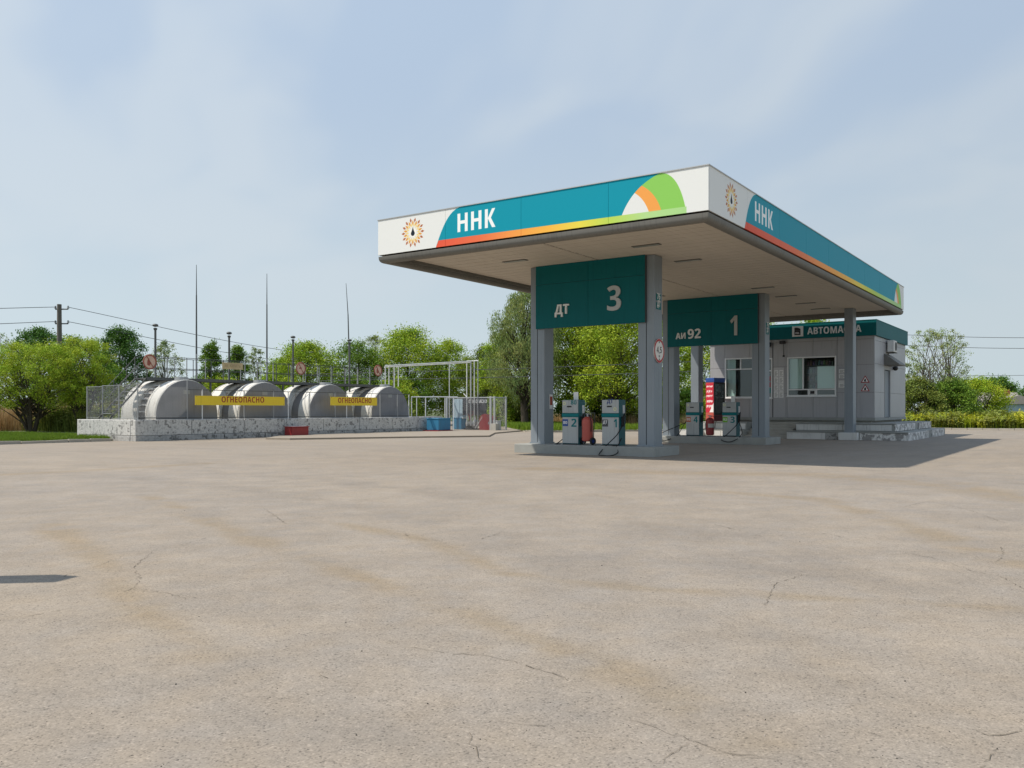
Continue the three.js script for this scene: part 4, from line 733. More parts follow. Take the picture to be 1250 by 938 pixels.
{ let o = thing('blue_box', 'blue metal box standing before the tank wall end', 'box', [-28.1, 0.08, -23.9], 0.2); box('body', -0.45, 0.45, 0.05, 0.78, -0.85, 0.85, M.blue, o, 0.03); box('lid', -0.48, 0.48, 0.78, 0.84, -0.88, 0.88, M.blue, o, 0.02); box('skid', -0.5, 0.6, 0, 0.05, -0.9, 1.3, M.redDark, o);
  o = thing('blue_box', 'small blue cabinet inside the pump cage', 'box', [-29.4, 0.08, -27.8]); box('body', -0.4, 0.4, 0, 0.8, -0.3, 0.3, M.blue, o, 0.03); box('lid', -0.42, 0.42, 0.8, 0.84, -0.32, 0.32, M.blue, o);
  o = thing('metal_cabinet', 'pale blue-grey sheet cabinet at the left of the cage', 'cabinet', [-29.35, 0.92, -27.85]); box('body', -0.48, 0.42, 0, 1.3, -0.3, 0.3, M.blueGrey, o, 0.01); box('frame', -0.5, 0.46, -0.06, 0, -0.32, 0.32, M.pipeWhite, o); for (const x of [-0.2, 0.12]) box('rib', x, x + 0.03, 0.05, 1.25, 0.3, 0.315, M.blueGrey, o);
  o = thing('unloading_pump', 'dark unloading pump with pipe fittings in the cage', 'pump', [-28.1, 0.08, -27.65]); rod('motor', [-0.5, 0.35, 0], [0.1, 0.35, 0], 0.24, M.steelDark, o, 20); mesh('volute', new THREE.TorusGeometry(0.2, 0.12, 10, 20).rotateY(Math.PI / 2).translate(0.2, 0.38, 0), M.galv, o); rod('inlet', [0.2, 0.38, 0], [0.2, 0.9, 0.05], 0.07, M.pipeWhite, o); rod('outlet', [-0.1, 0.6, 0.1], [-0.25, 1.1, 0.15], 0.06, M.redDark, o); box('base', -0.6, 0.5, 0, 0.1, -0.25, 0.25, M.black, o); mesh('hand_wheel', new THREE.TorusGeometry(0.14, 0.02, 8, 20).translate(0.05, 1.15, 0.2), M.red, o);
  o = thing('red_tank', 'red rounded hose locker at the right of the cage', 'locker', [-26.75, 0.08, -27.6]); mesh('body', new THREE.ExtrudeGeometry((() => { const s = new THREE.Shape(); s.moveTo(-0.55, 0); s.lineTo(-0.55, 0.75); s.quadraticCurveTo(-0.4, 1.1, -0.05, 1.08); s.lineTo(0.5, 0.85); s.lineTo(0.5, 0); return s; })(), { depth: 0.5, bevelEnabled: true, bevelSize: 0.02, bevelThickness: 0.02, bevelSegments: 2 }).translate(0, 0, -0.25), M.redDark, o); box('latch', 0.2, 0.3, 0.4, 0.55, 0.27, 0.3, M.galv, o); mesh('prop_bar', barG(V(-0.9, 0.1, 0.3), V(-0.3, 0.9, 0.25), 0.05, 0.03), M.pipeWhite, o);
  o = thing('white_box', 'small white box at the cage corner', 'box', [-26.02, 0.08, -27.6]); box('body', -0.24, 0.22, 0, 0.62, -0.2, 0.2, M.whitewash, o, 0.02); box('lid', -0.3, 0.24, 0.62, 0.66, -0.22, 0.22, M.whitewash, o);
  o = thing('sand_box', 'red fire sand box against the tank wall', 'sand box', [-28.35, 0, -11.95]); box('body', -0.3, 0.3, 0.02, 0.52, -0.58, 0.58, M.redDark, o, 0.01); const l = box('lid', -0.34, 0.34, 0.52, 0.56, -0.61, 0.61, M.redDark, o); l.rotation.x = 0; box('sand', -0.27, 0.27, 0.56, 0.575, -0.5, 0.5, M.whitewash, l);
  o = thing('brick_pile', 'low stack of red bricks on the left grass verge', 'bricks', [-35.2, 0.09, 2.3], 0.5); const r = rng(3); for (let j = 0; j < 4; j++) for (let k = 0; k < 8; k++) { const b = box('brick', -0.125, 0.125, 0, 0.08, -0.06, 0.06, M.brick, o, 0.006); b.position.set((k - 3.5) * 0.26 + (j % 2) * 0.1, j * 0.085, (r() - 0.5) * 0.03); const c = box('brick', -0.125, 0.125, 0, 0.08, -0.06, 0.06, M.brick, o, 0.006); c.position.set((k - 3.5) * 0.26 + (j % 2) * 0.1, j * 0.085, 0.14 + (r() - 0.5) * 0.03); }
}
// ---------------------------------------------------------------- poles and wires
{
  const o = thing('utility_pole', 'weathered wooden utility pole rising behind the left willow', 'utility pole', [-54.1, 0.09, -12.5]);
  rod('pole', [0.25, 0, 0.1], [0, 9.0, 0], 0.21, M.wood, o, 12, 0.15);
  for (const y of [8.65, 7.6]) { const a = rod('crossarm', [-0.25, y, 0.15], [0.55, y, -0.35], 0.045, M.steelDark, o); for (const t of [0, 1]) mesh('insulator', new THREE.CylinderGeometry(0.05, 0.08, 0.2, 10).translate(t ? 0.55 : -0.25, y + 0.14, t ? -0.35 : 0.15), M.steel, a); }
  const wire = (label, a, b, sag) => { const m = [(a[0] + b[0]) / 2, (a[1] + b[1]) / 2 - sag, (a[2] + b[2]) / 2], o = thing('overhead_wire', label, 'wire', [0, 0, 0], 0, 'overhead wires'); hose('strand', [a, m, b], 0.02, M.wire, o, 30); };
  wire('upper wire running left from the wooden pole', [-54.3, 8.9, -12.4], [-44, 6.7, 6], 0.25); wire('lower wire running left from the wooden pole', [-54.3, 7.85, -12.4], [-44, 5.8, 6], 0.25);
  wire('upper wire running right from the wooden pole over the tanks', [-53.6, 8.9, -12.8], [-50, 6.1, -42], 0.5); wire('lower wire running right from the wooden pole over the tanks', [-53.6, 7.85, -12.8], [-50, 5.2, -42], 0.5);
  wire('upper wire in the sky right of the shop', [-12, 8.9, -66], [14, 6.2, -50.5], 0.3); wire('middle wire in the sky right of the shop', [-12, 7.9, -66], [14, 5.5, -50.5], 0.3); wire('lowest wire in the sky right of the shop', [-12, 5.6, -88], [14, 5.0, -76], 0.3);
  wire('upper wire crossing behind the nearest pumps', [-40, 4.1, -24], [-8, 4.9, -36.5], 0.1); wire('lower wire crossing behind the nearest pumps', [-40, 3.6, -24], [-8, 4.2, -36.5], 0.1);
  // square post just outside the left edge of view; its shadow tip reaches into the picture
  const p = thing('gate_post', 'square concrete gate post standing left of the forecourt view', 'post', [0.47 - 0.52 * 3.0, 0, 16.35 + 0.41 * 3.0], 0.3); box('shaft', -0.14, 0.14, -0.02, 2.9, -0.14, 0.14, M.concrete, p, 0.02); mesh('cap', new THREE.ConeGeometry(0.2, 0.12, 4).rotateY(Math.PI / 4).translate(0, 2.96, 0), M.concrete, p);
}
// ---------------------------------------------------------------- houses beyond the right-hand trees
function house(label, x, z, w, d, h, rh, turn, wallM, roofM, low) {
  const o = thing('village_house', label, 'house', [x, 0.09, z], turn, 'low buildings beyond the weeds');
  box('wall', -w / 2, w / 2, 0, h, -d / 2, d / 2, wallM, o);
  const s = new THREE.Shape([[-d / 2 - 0.4, 0], [d / 2 + 0.4, 0], [low ? d / 2 + 0.4 : 0, rh]].map((p) => new THREE.Vector2(...p)));
  const rf = mesh('roof', metreUV(new THREE.ExtrudeGeometry(s, { depth: w + 0.6, bevelEnabled: false }).rotateY(Math.PI / 2).translate(-w / 2 - 0.3, h, 0)), roofM, o);
  if (!low) box('chimney', w * 0.2, w * 0.2 + 0.5, h + rh * 0.3, h + rh + 0.7, -0.25, 0.25, M.brick, rf);
  for (const k of [-0.28, 0.22]) { const wd = box('window', w * k - 0.4, w * k + 0.4, h * 0.4, h * 0.4 + 0.9, d / 2, d / 2 + 0.04, M.frame, o); box('pane', w * k - 0.32, w * k + 0.32, h * 0.4 + 0.08, h * 0.4 + 0.82, d / 2 + 0.041, d / 2 + 0.05, M.black, wd); }
  const dr = box('door', -0.4, 0.4, 0, Math.min(1.9, h - 0.2), d / 2, d / 2 + 0.05, std(C(0.32, 0.09, 0.03), 0.7), o); box('handle', 0.28, 0.34, 0.9, 1.0, d / 2 + 0.051, d / 2 + 0.08, M.steelDark, dr);
}
house('low white shed with a flat pale roof behind the weeds', -4.2, -84, 6.5, 4, 1.7, 0.25, 0.15, M.whitewash, M.whitewash, true);
house('pale blue village house with a grey gable roof', -0.3, -92, 6, 5, 2.0, 1.0, 1.9, M.blueGrey, M.roofGrey, false);
house('brick village house with a light grey roof', -4.0, -101, 7, 5, 2.2, 1.3, 0.3, M.brick, M.roofGrey, false);

// ---------------------------------------------------------------- vegetation
function tubeTo(list, a, b, r0, r1, bow, seg = 6) {
  const m = a.clone().lerp(b, 0.5).add(bow), c = new THREE.QuadraticBezierCurve3(a, m, b), n = 5; let p = a;
  for (let k = 1; k <= n; k++) { const q = c.getPoint(k / n); list.push(rodG(p, q, lerp(r0, r1, (k - 1) / n), lerp(r0, r1, k / n), seg)); p = q; }
}
function leaves(centres, n, size, r, o = {}) {           // leaf-sized folded blades spread through clumps
  const P = new Float32Array(n * 12), N = new Float32Array(n * 12), K = new Float32Array(n * 12), I = new Uint32Array(n * 6);
  const g = () => (r() + r() + r() - 1.5) * 0.9, q = V(0, 0, 0), t = V(0, 0, 0), b = V(0, 0, 0), nn = V(0, 0, 0), asp = o.aspect ?? 0.55;
  for (let i = 0; i < n; i++) {
    const c = centres[Math.floor(r() * centres.length)], R = c.r;
    q.set(c.x + g() * R, c.y + g() * R * (o.flat ?? 0.75) - (o.droop ? r() * r() * o.droop : 0), c.z + g() * R);
    nn.set(g(), g() + 0.55, g()).normalize(); t.set(g(), g() - (o.droop ? 0.8 : 0), g()).cross(nn).normalize(); if (o.droop) { t.set(g() * 0.4, -1, g() * 0.4).normalize(); } b.crossVectors(t, nn).normalize(); nn.crossVectors(t, b);
    if (nn.y < 0) { nn.negate(); b.negate(); }
    const s = size * (0.6 + 0.8 * r()), l = s * 0.5, w = s * 0.5 * asp, k = 0.72 + 0.56 * r(), yel = (r() - 0.5) * 0.25 + (c.tone ?? 0);
    [[l, 0], [0, w], [-l, 0], [0, -w]].forEach(([u, v], j) => { const z = (i * 4 + j) * 3; P[z] = q.x + t.x * u + b.x * v; P[z + 1] = q.y + t.y * u + b.y * v; P[z + 2] = q.z + t.z * u + b.z * v; N[z] = nn.x; N[z + 1] = nn.y; N[z + 2] = nn.z; K[z] = k * (1 + yel); K[z + 1] = k; K[z + 2] = k * (1 - yel * 0.6); });
    I.set([i * 4, i * 4 + 1, i * 4 + 2, i * 4, i * 4 + 2, i * 4 + 3], i * 6);
  }
  const geo = new THREE.BufferGeometry(); geo.setAttribute('position', new THREE.BufferAttribute(P, 3)); geo.setAttribute('normal', new THREE.BufferAttribute(N, 3)); geo.setAttribute('color', new THREE.BufferAttribute(K, 3)); geo.setIndex(new THREE.BufferAttribute(I, 1)); return geo;
}
// W crown width, H height, base = height where the crown begins; stems > 1 makes a shrub fanning from the ground
function tree(name, label, x, z, { W, H, base = 0.25, n = 7000, size = 0.2, mat = L.mid, seed = 1, clumps = 60, cr = 0.16, bark = M.bark, stems = 1, trunk = 0.14, shape = 'round', droop = 0, y = 0.09, category = 'tree', group, flat, aspect } = {}) {
  n = Math.round(n * 1.6); clumps = Math.round(clumps * 1.5); size *= 0.8; cr *= 0.78;
  const r = rng(seed * 977 + 5), o = thing(name, label, category, [x, y, z], r() * 0.6 - 0.3, group), wood = [], cs = [], b0 = H * base;
  const prof = (t) => shape === 'cone' ? 0.25 + 0.95 * Math.pow(1 - t, 0.8) : shape === 'fan' ? 0.45 + 0.62 * Math.sin(Math.PI * Math.min(1, 0.12 + t * 0.8)) : shape === 'column' ? 0.7 + 0.4 * Math.sin(Math.PI * t) - 0.5 * t * t : Math.sqrt(Math.max(0.04, 1 - Math.pow(2 * t - 0.85, 2) / 1.35));
  const roots = Array.from({ length: stems }, (_, k) => { const a = k / stems * 6.28 + r(); return { a, p: V(Math.cos(a) * 0.12 * (stems > 1) * W * 0.3, 0, Math.sin(a) * 0.12 * (stems > 1) * W * 0.3) }; });
  const lobes = Array.from({ length: 5 }, () => ({ a: r() * 6.28, t: 0.2 + r() * 0.7, k: 0.75 + r() * 0.5 }));
  const tops = roots.map(({ a, p }) => { const top = stems > 1 ? V(Math.cos(a) * W * 0.30, H * (0.55 + r() * 0.25), Math.sin(a) * W * 0.30) : V((r() - 0.5) * W * 0.15, H * 0.86, (r() - 0.5) * W * 0.15); tubeTo(wood, p, top, trunk * (stems > 1 ? 0.6 : 1), trunk * 0.12, V((r() - 0.5) * W * 0.08, H * 0.06 * (stems > 1), (r() - 0.5) * W * 0.08), 7); return top; });
  for (let k = 0; k < clumps; k++) {
    const t = Math.pow(r(), 0.85), a = r() * 6.283; let bulge = 1; for (const l of lobes) { const da = Math.abs(((a - l.a + 9.42) % 6.283) - 3.1415), f = Math.exp(-(da * da) / 0.5 - (t - l.t) * (t - l.t) / 0.05); bulge = lerp(bulge, l.k, f); }
    const R = W / 2 * prof(t) * bulge, rr = R * Math.sqrt(0.12 + 0.88 * r()) - cr * W * 0.45, c = V(Math.cos(a) * Math.max(0, rr), b0 + (H - b0 - cr * W * 0.4) * t, Math.sin(a) * Math.max(0, rr));
    c.r = cr * W * (0.55 + 0.7 * r()); c.tone = (r() - 0.5) * 0.22; cs.push(c);
    if (k % 2 === 0) { const s = Math.floor(r() * stems), u = clamp((c.y / H) * 0.75 - 0.08 + r() * 0.1, 0.12, 0.92), st = roots[s].p.clone().lerp(tops[s], u); tubeTo(wood, st, c, trunk * 0.34 * (1.1 - u), 0.012, V(0, -0.04 * H * r() + (shape === 'fan' ? 0.05 * H : 0), 0), 4); }
  }
  mesh('trunk', merge(wood), bark, o);
  mesh('crown', leaves(cs, n, size, r, { droop, flat, aspect }), mat, o);
  return o;
}
const G1 = 'trees along the left verge', G2 = 'trees behind the tanks', G3 = 'trees behind the pumps', G4 = 'trees beyond the right verge';
tree('willow_shrub', 'bright yellow-green willow shrub with bare fanning stems at far left', -46.9, -7.0, { W: 6.2, H: 5.6, base: 0.26, n: 24000, size: 0.15, mat: L.willow, seed: 3, clumps: 190, cr: 0.1, stems: 7, trunk: 0.16, shape: 'fan', aspect: 0.35, group: G1 });
tree('willow_shrub', 'smaller willow shrub between the big willow and the tank wall', -44.6, -8.9, { W: 4.4, H: 5.9, base: 0.3, n: 14000, size: 0.15, mat: L.willow, seed: 4, clumps: 120, cr: 0.11, stems: 5, trunk: 0.12, shape: 'fan', aspect: 0.35, group: G1 });
tree('round_tree', 'dark green tree peeping over the left willow beside the pole', -66, -17.0, { clumps: 90, W: 5.6, H: 8.3, base: 0.4, mat: L.dark, seed: 5, n: 10000, group: G1 });
tree('round_tree', 'mid green tree right of the pole behind the willow', -58.8, -16.2, { clumps: 100, W: 6.2, H: 7.2, base: 0.2, mat: L.mid, seed: 6, n: 12000, group: G1 });
tree('bare_tree', 'greyish half bare tree at the far left edge', -74.1, -17.2, { W: 5.5, H: 8.3, base: 0.35, mat: L.grey, seed: 7, n: 2600, size: 0.17, bark: M.barkPale, clumps: 90, cr: 0.1, group: G1 });
tree('round_tree', 'dense dark green tree standing alone left of the tanks', -62.5, -22.2, { W: 5.4, H: 8.6, base: 0.2, mat: L.dark, seed: 8, n: 16000, size: 0.2, clumps: 120, group: G1 });
tree('bare_tree', 'thin grey-green tree behind the round sign', -63.9, -27.6, { W: 4.2, H: 7.8, base: 0.25, mat: L.grey, seed: 9, n: 3800, size: 0.16, bark: M.barkPale, clumps: 80, cr: 0.11, group: G2 });
tree('poplar_tree', 'pointed mid green poplar beside the leftmost mast', -55.0, -26.0, { W: 3.6, H: 7.4, base: 0.12, mat: L.mid, seed: 10, n: 8500, size: 0.18, shape: 'cone', clumps: 80, group: G2 });
tree('poplar_tree', 'second pointed poplar behind the beige plate', -55.2, -28.9, { W: 3.6, H: 7.2, base: 0.12, mat: L.mid, seed: 11, n: 8000, size: 0.18, shape: 'cone', clumps: 80, group: G2 });
tree('bare_tree', 'thin sparse tree between the poplars and the middle mast', -57.2, -32.6, { W: 2.8, H: 7.3, base: 0.2, mat: L.grey, seed: 12, n: 2600, size: 0.16, clumps: 60, cr: 0.12, group: G2 });
tree('round_tree', 'rounded spring green tree right of the middle mast', -47.0, -29.4, { W: 7.0, H: 7.2, base: 0.18, mat: L.spring, seed: 13, n: 17000, size: 0.18, clumps: 130, group: G2 });
tree('round_tree', 'low spring green tree just right of the middle mast', -52.0, -31.0, { clumps: 80, W: 4.6, H: 6.0, base: 0.15, mat: L.spring, seed: 14, n: 9000, size: 0.18, group: G2 });
tree('round_tree', 'green tree behind the bent rightmost mast', -49.2, -37.6, { clumps: 110, W: 6.8, H: 7.9, base: 0.15, mat: L.mid, seed: 15, n: 14000, size: 0.19, group: G2 });
tree('round_tree', 'largest yellow-green tree behind the rightmost tank', -46.6, -42.0, { W: 9.4, H: 9.3, base: 0.12, mat: L.spring, seed: 16, n: 24000, size: 0.2, clumps: 170, group: G2 });
tree('round_tree', 'yellow-green tree above the white pipes', -44.6, -45.6, { clumps: 110, W: 6.6, H: 8.3, base: 0.12, mat: L.willow, seed: 17, n: 14000, size: 0.19, group: G2 });
tree('bare_tree', 'half bare twiggy tree top left of the largest tree', -52.2, -43.2, { W: 5.0, H: 8.9, base: 0.3, mat: L.grey, seed: 18, n: 2800, size: 0.17, clumps: 90, cr: 0.1, group: G2 });
tree('round_tree', 'low pale green tree between the pipes and the tall willow', -46.8, -52.0, { clumps: 100, W: 6.5, H: 6.9, base: 0.1, mat: L.grey, seed: 19, n: 11000, size: 0.2, group: G2 });
tree('round_tree', 'olive green tree left of the tall willow', -39.2, -44.6, { clumps: 100, W: 5.6, H: 7.4, base: 0.08, mat: L.olive, seed: 20, n: 13000, size: 0.18, group: G2 });
tree('weeping_willow', 'tall pale weeping willow left of the nearest columns', -30.7, -38.2, { W: 7.2, H: 11.7, base: 0.22, mat: L.grey, seed: 21, n: 24000, size: 0.22, clumps: 160, cr: 0.10, trunk: 0.34, droop: 1.5, aspect: 0.28, shape: 'column', bark: M.bark, group: G3 });
tree('round_tree', 'leafy tree low beside the tall willow', -34.4, -40.8, { clumps: 100, W: 5.6, H: 8, base: 0.05, mat: L.spring, seed: 22, n: 13000, size: 0.19, group: G3 });
tree('round_tree', 'spring green tree seen between pumps under the 3 board', -28.2, -42.4, { W: 8.6, H: 10.5, base: 0.2, mat: L.spring, seed: 23, n: 24000, size: 0.2, clumps: 170, trunk: 0.3, group: G3 });
tree('round_tree', 'brightest green tree behind pump 1', -23.6, -40.8, { W: 8.2, H: 10.5, base: 0.16, mat: L.willow, seed: 24, n: 24000, size: 0.2, clumps: 170, trunk: 0.26, group: G3 });
tree('round_tree', 'deep green tree farther back behind pump 2', -31.3, -50.5, { W: 7.5, H: 11.0, base: 0.1, mat: L.mid, seed: 25, n: 12000, size: 0.24, clumps: 90, group: G3 });
tree('round_tree', 'green tree behind the farther columns', -23.9, -50.2, { W: 6.5, H: 10.8, base: 0.08, mat: L.spring, seed: 26, n: 12000, size: 0.23, clumps: 90, group: G3 });
tree('round_tree', 'yellow-green tree behind the drinks cooler', -22.8, -56.2, { W: 6.5, H: 10.3, base: 0.06, mat: L.willow, seed: 27, n: 11000, size: 0.23, clumps: 90, group: G3 });
tree('round_tree', 'green tree top showing above the shop roof at its left', -20.9, -63.0, { W: 8.0, H: 11.6, base: 0.1, mat: L.spring, seed: 28, n: 9000, size: 0.26, group: G3 });
tree('round_tree', 'green tree top showing above the shop lettering', -16.6, -71.5, { W: 8.5, H: 11.6, base: 0.1, mat: L.spring, seed: 29, n: 9000, size: 0.26, group: G3 });
tree('bare_tree', 'tall sparse grey-green tree right of the shop', -3.2, -59.0, { W: 5.2, H: 8.2, base: 0.22, mat: L.grey, seed: 30, n: 5200, size: 0.15, clumps: 140, cr: 0.085, stems: 4, trunk: 0.17, shape: 'fan', bark: M.barkPale, group: G4 });
tree('bare_tree', 'shorter sparse tree against the shop wall edge', -6.4, -61.4, { W: 3.6, H: 6.7, base: 0.2, mat: L.grey, seed: 31, n: 3800, size: 0.16, clumps: 80, cr: 0.1, stems: 3, shape: 'fan', bark: M.barkPale, group: G4 });
tree('leafy_shrub', 'dense dark green shrub below the sparse tree', -4.3, -57.0, { W: 5.0, H: 4.0, base: 0.04, mat: L.olive, seed: 32, n: 14000, size: 0.17, stems: 5, category: 'shrub', group: G4 });
tree('leafy_shrub', 'green shrub right of the dense dark one', -2.0, -58.0, { W: 4.8, H: 3.9, base: 0.04, mat: L.mid, seed: 33, n: 12000, size: 0.17, stems: 5, category: 'shrub', group: G4 });
tree('leafy_shrub', 'bright yellow-green bush before the village houses', -1.4, -70.5, { W: 6.4, H: 4.3, base: 0.22, mat: L.yellow, seed: 34, n: 14000, size: 0.17, stems: 5, category: 'shrub', group: G4 });
tree('round_tree', 'distant dark green tree above the village roofs', -2.2, -104, { W: 5.0, H: 5.4, base: 0.08, mat: L.dark, seed: 35, n: 6000, size: 0.26, group: G4 });
tree('round_tree', 'distant green tree at the right edge of the picture', 1.5, -99, { W: 4.6, H: 4.7, base: 0.08, mat: L.dark, seed: 36, n: 6000, size: 0.26, group: G4 });
tree('round_tree', 'distant mid green tree left of the village roofs', -6.5, -97, { W: 5.5, H: 5.0, base: 0.08, mat: L.mid, seed: 37, n: 6000, size: 0.26, group: G4 });
tree('round_tree', 'distant green tree between the bright bush and the roofs', -3.6, -110, { W: 7.5, H: 5.9, base: 0.05, mat: L.mid, seed: 38, n: 7000, size: 0.26, group: G4 });
tree('round_tree', 'distant dark tree behind the bright yellow-green bush', -8.6, -112, { W: 7.5, H: 6.0, base: 0.05, mat: L.mid, seed: 39, n: 7000, size: 0.26, group: G4 });
// undergrowth, each bush its own plant
{
  const spots = [[-55, -19, 5.0, 3.5, 'olive', 'low olive bush left of the stairs'], [-52, -21, 5.2, 3.7, 'yellow', 'yellow-green bush behind the stairs'], [-50, -23.5, 5.4, 4.0, 'yellow', 'brightest yellow-green bush under the largest round sign'], [-57, -24, 5.2, 3.9, 'mid', 'green bush behind the leftmost tank'], [-46, -25, 5.0, 4.1, 'spring', 'green bush between the first two tanks'], [-49, -27.5, 5.2, 4.3, 'olive', 'olive bush below the poplars'], [-43, -31, 5.2, 4.3, 'mid', 'green bush behind the third tank'], [-42, -35, 5.4, 4.3, 'spring', 'spring green bush behind the short banner'], [-44.5, -39.5, 5.4, 4.3, 'mid', 'green bush behind the rightmost tank'], [-40.5, -47.5, 6.0, 4.3, 'olive', 'olive bush behind the white railing'], [-38.4, -48.5, 6.0, 4.5, 'mid', 'green bush behind the cage panel'], [-36.6, -44.0, 5.2, 3.9, 'spring', 'bush right behind the pump cage'], [-33.2, -42.0, 3.2, 2.6, 'olive', 'olive bush at the foot of the tall willow'], [-27, -45.0, 4, 2.9, 'mid', 'shady bush behind pump 2'], [-24.8, -44.6, 4, 2.8, 'olive', 'shady bush between the nearest pumps'], [-21.4, -43.6, 4, 3.0, 'spring', 'bush behind pump 1 and the column'], [-19.5, -44.6, 3.6, 3.0, 'mid', 'bush behind the second island'], [-30.0, -44.5, 3.6, 2.8, 'mid', 'bush left of the shady ones behind pump 2'], [-18.8, -50, 4, 3.4, 'spring', 'bush behind the drinks cooler']];
  spots.forEach(([x, z, w, h, m, label], i) => tree('undergrowth_bush', label, x, z, { W: w, H: h, base: 0.03, mat: L[m], seed: 60 + i, n: 7000, size: 0.18, stems: 4, trunk: 0.09, clumps: 60, cr: 0.16, category: 'bush', group: 'undergrowth bushes' }));
}
// blades in tufts: grass, weeds, dry reeds
function tuft(nb, h, spread, w, seed, lean = 0.35, heads = 0) {
  const r = rng(seed), P = [], N = [], K = [], I = [];
  for (let i = 0; i < nb; i++) {
    const a = r() * 6.28, d = spread * Math.sqrt(r()), x = Math.cos(a) * d, z = Math.sin(a) * d, hh = h * (0.55 + 0.45 * r()), b = r() * 6.28, lx = Math.cos(b) * hh * lean * r(), lz = Math.sin(b) * hh * lean * r(), f = r() * 6.28, wx = Math.cos(f) * w / 2, wz = Math.sin(f) * w / 2, q = P.length / 3, k = 0.75 + 0.5 * r();
    P.push(x - wx, 0, z - wz, x + wx, 0, z + wz, x + lx * 0.4 - wx * 0.8, hh * 0.6, z + lz * 0.4 - wz * 0.8, x + lx * 0.4 + wx * 0.8, hh * 0.6, z + lz * 0.4 + wz * 0.8, x + lx, hh, z + lz);
    for (let j = 0; j < 5; j++) { N.push(-wz / w * 1.2, 0.75, wx / w * 1.2); K.push(k, k, k); } I.push(q, q + 1, q + 2, q + 1, q + 3, q + 2, q + 2, q + 3, q + 4);
    if (heads) for (let m = 0; m < heads; m++) { const y = hh * (0.35 + 0.6 * r()), s = w * 2.2, t = y / hh, u = P.length / 3, e = r() * 6.28, cx = x + lx * t + Math.cos(e) * s, cz = z + lz * t + Math.sin(e) * s; P.push(cx - s, y, cz, cx, y + s * 0.6, cz + s, cx + s, y, cz, cx, y - s * 0.3, cz - s); for (let j = 0; j < 4; j++) { N.push(0.2, 0.9, 0.2); K.push(k * 1.1, k, k); } I.push(u, u + 1, u + 2, u, u + 2, u + 3); }
  }
  const g = new THREE.BufferGeometry(); g.setAttribute('position', new THREE.Float32BufferAttribute(P, 3)); g.setAttribute('color', new THREE.Float32BufferAttribute(K, 3)); g.setIndex(I); g.computeVertexNormals(); return g;
}
function field(name, label, category, geo, mat, n, seed, place, hue = 0.2) {
  const r = rng(seed), im = new THREE.InstancedMesh(geo, mat, n), m = new THREE.Matrix4(), q = new THREE.Quaternion(), up = V(0, 1, 0); let c = 0;
  for (let tries = 0; c < n && tries < n * 6; tries++) { const s = place(r); if (!s) continue; m.compose(V(s[0], 0.085, s[1]), q.setFromAxisAngle(up, r() * 6.28), V(s[2], s[2] * (0.7 + 0.6 * r()), s[2])); im.setMatrixAt(c, m); const k = 0.75 + 0.5 * r(), y = (r() - 0.5) * hue; im.setColorAt(c, C(k * (1 + y), k, k * (1 - y * 0.5))); c++; }
  im.count = c; im.name = name; im.userData = { kind: 'stuff', label, category }; scene.add(im);
}
const inside = (pts, x, z) => { let c = false; for (let i = 0, j = pts.length - 1; i < pts.length; j = i++) { const [a, b] = pts[i], [d, e] = pts[j]; if ((b > z) !== (e > z) && x < (d - a) * (z - b) / (e - b) + a) c = !c; } return c; };
field('verge_grass', 'short bright grass on the left verge before the willow', 'grass', tuft(16, 0.17, 0.14, 0.012, 1), L.grass, 16000, 1, (r) => { const x = -30.45 - 16 * r() * Math.sqrt(r()), z = 9 - 13 * r(); return inside(vergeL, x, z) ? [x, z, 0.7 + 0.7 * r()] : null; });
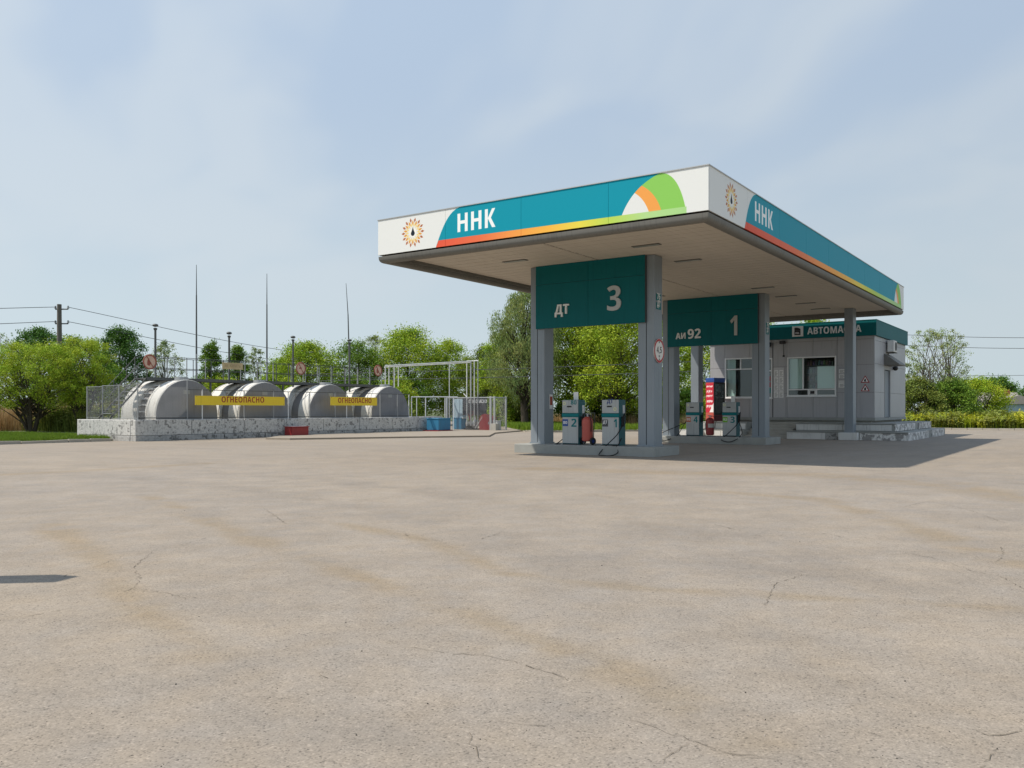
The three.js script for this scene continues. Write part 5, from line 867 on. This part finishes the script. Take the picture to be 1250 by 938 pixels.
field('verge_grass_001', 'rough grass below the trees behind the pumps', 'grass', tuft(16, 0.25, 0.22, 0.016, 2), L.grass, 14000, 2, (r) => { const t = r(), d = r() * r() * 14, x = lerp(-40, -12, t), z = -27 - d - (x < -24 ? (-24 - x) * 1.15 : Math.max(0, x + 20) * 1.3); return inside(vergeB, x, z) ? [x, z, 0.8 + 0.9 * r()] : null; });
field('dry_reeds', 'tall tan dry reeds behind the left willow shrubs', 'reeds', tuft(14, 1.75, 0.25, 0.022, 3, 0.16), L.reed, 5200, 3, (r) => { const x = -50.5 - 12 * r(), z = 6 - 26 * r(); return [x, z, 0.75 + 0.4 * r()]; }, 0.12);
field('dry_reeds_001', 'dry reddish reeds at the foot of the trees behind the pumps', 'reeds', tuft(12, 1.1, 0.3, 0.022, 4, 0.25), L.reed, 1300, 4, (r) => { const x = -38 + 20 * r(), z = -41.5 - 6 * r() - (x < -24 ? (-24 - x) * 0.55 : 0); return inside(vergeB, x, z) ? [x, z, 0.6 + 0.6 * r()] : null; }, 0.2);
field('tall_weeds', 'tall yellow-green weeds lining the kerb right of the shop', 'weeds', tuft(15, 1.15, 0.34, 0.026, 5, 0.34, 5), L.weed, 4600, 5, (r) => { const x = -9 + 30 * r(), z = -50.9 - 7.5 * r(); return [x, z, 0.5 + 0.55 * r() * (0.5 + fbm(noiseA, x * 0.5 + 60, z * 0.5 + 90, 256, 2))]; }, 0.35);
field('tall_weeds_002', 'darker green weeds mixed into the yellow ones by the kerb', 'weeds', tuft(12, 1.1, 0.4, 0.034, 7, 0.45, 6), L.olive, 1500, 8, (r) => { const x = -9 + 30 * r(), z = -50.9 - 8 * r(); return fbm(noiseB, x * 0.4 + 60, z * 0.4 + 90, 256, 2) > 0.45 ? [x, z, 0.5 + 0.7 * r()] : null; });
field('tall_weeds_001', 'weeds in front of the bushes behind the tanks', 'weeds', tuft(15, 1.4, 0.35, 0.03, 6, 0.3, 3), L.olive, 2600, 6, (r) => { const x = -36 - 14 * r(), z = -8 - 34 * r(); return inside(vergeL, x, z) ? [x, z, 0.8 + 0.6 * r()] : null; });

scene.traverse((o) => { if (o.isMesh) { o.castShadow = true; o.receiveShadow = true; } });
renderer.render(scene, camera);
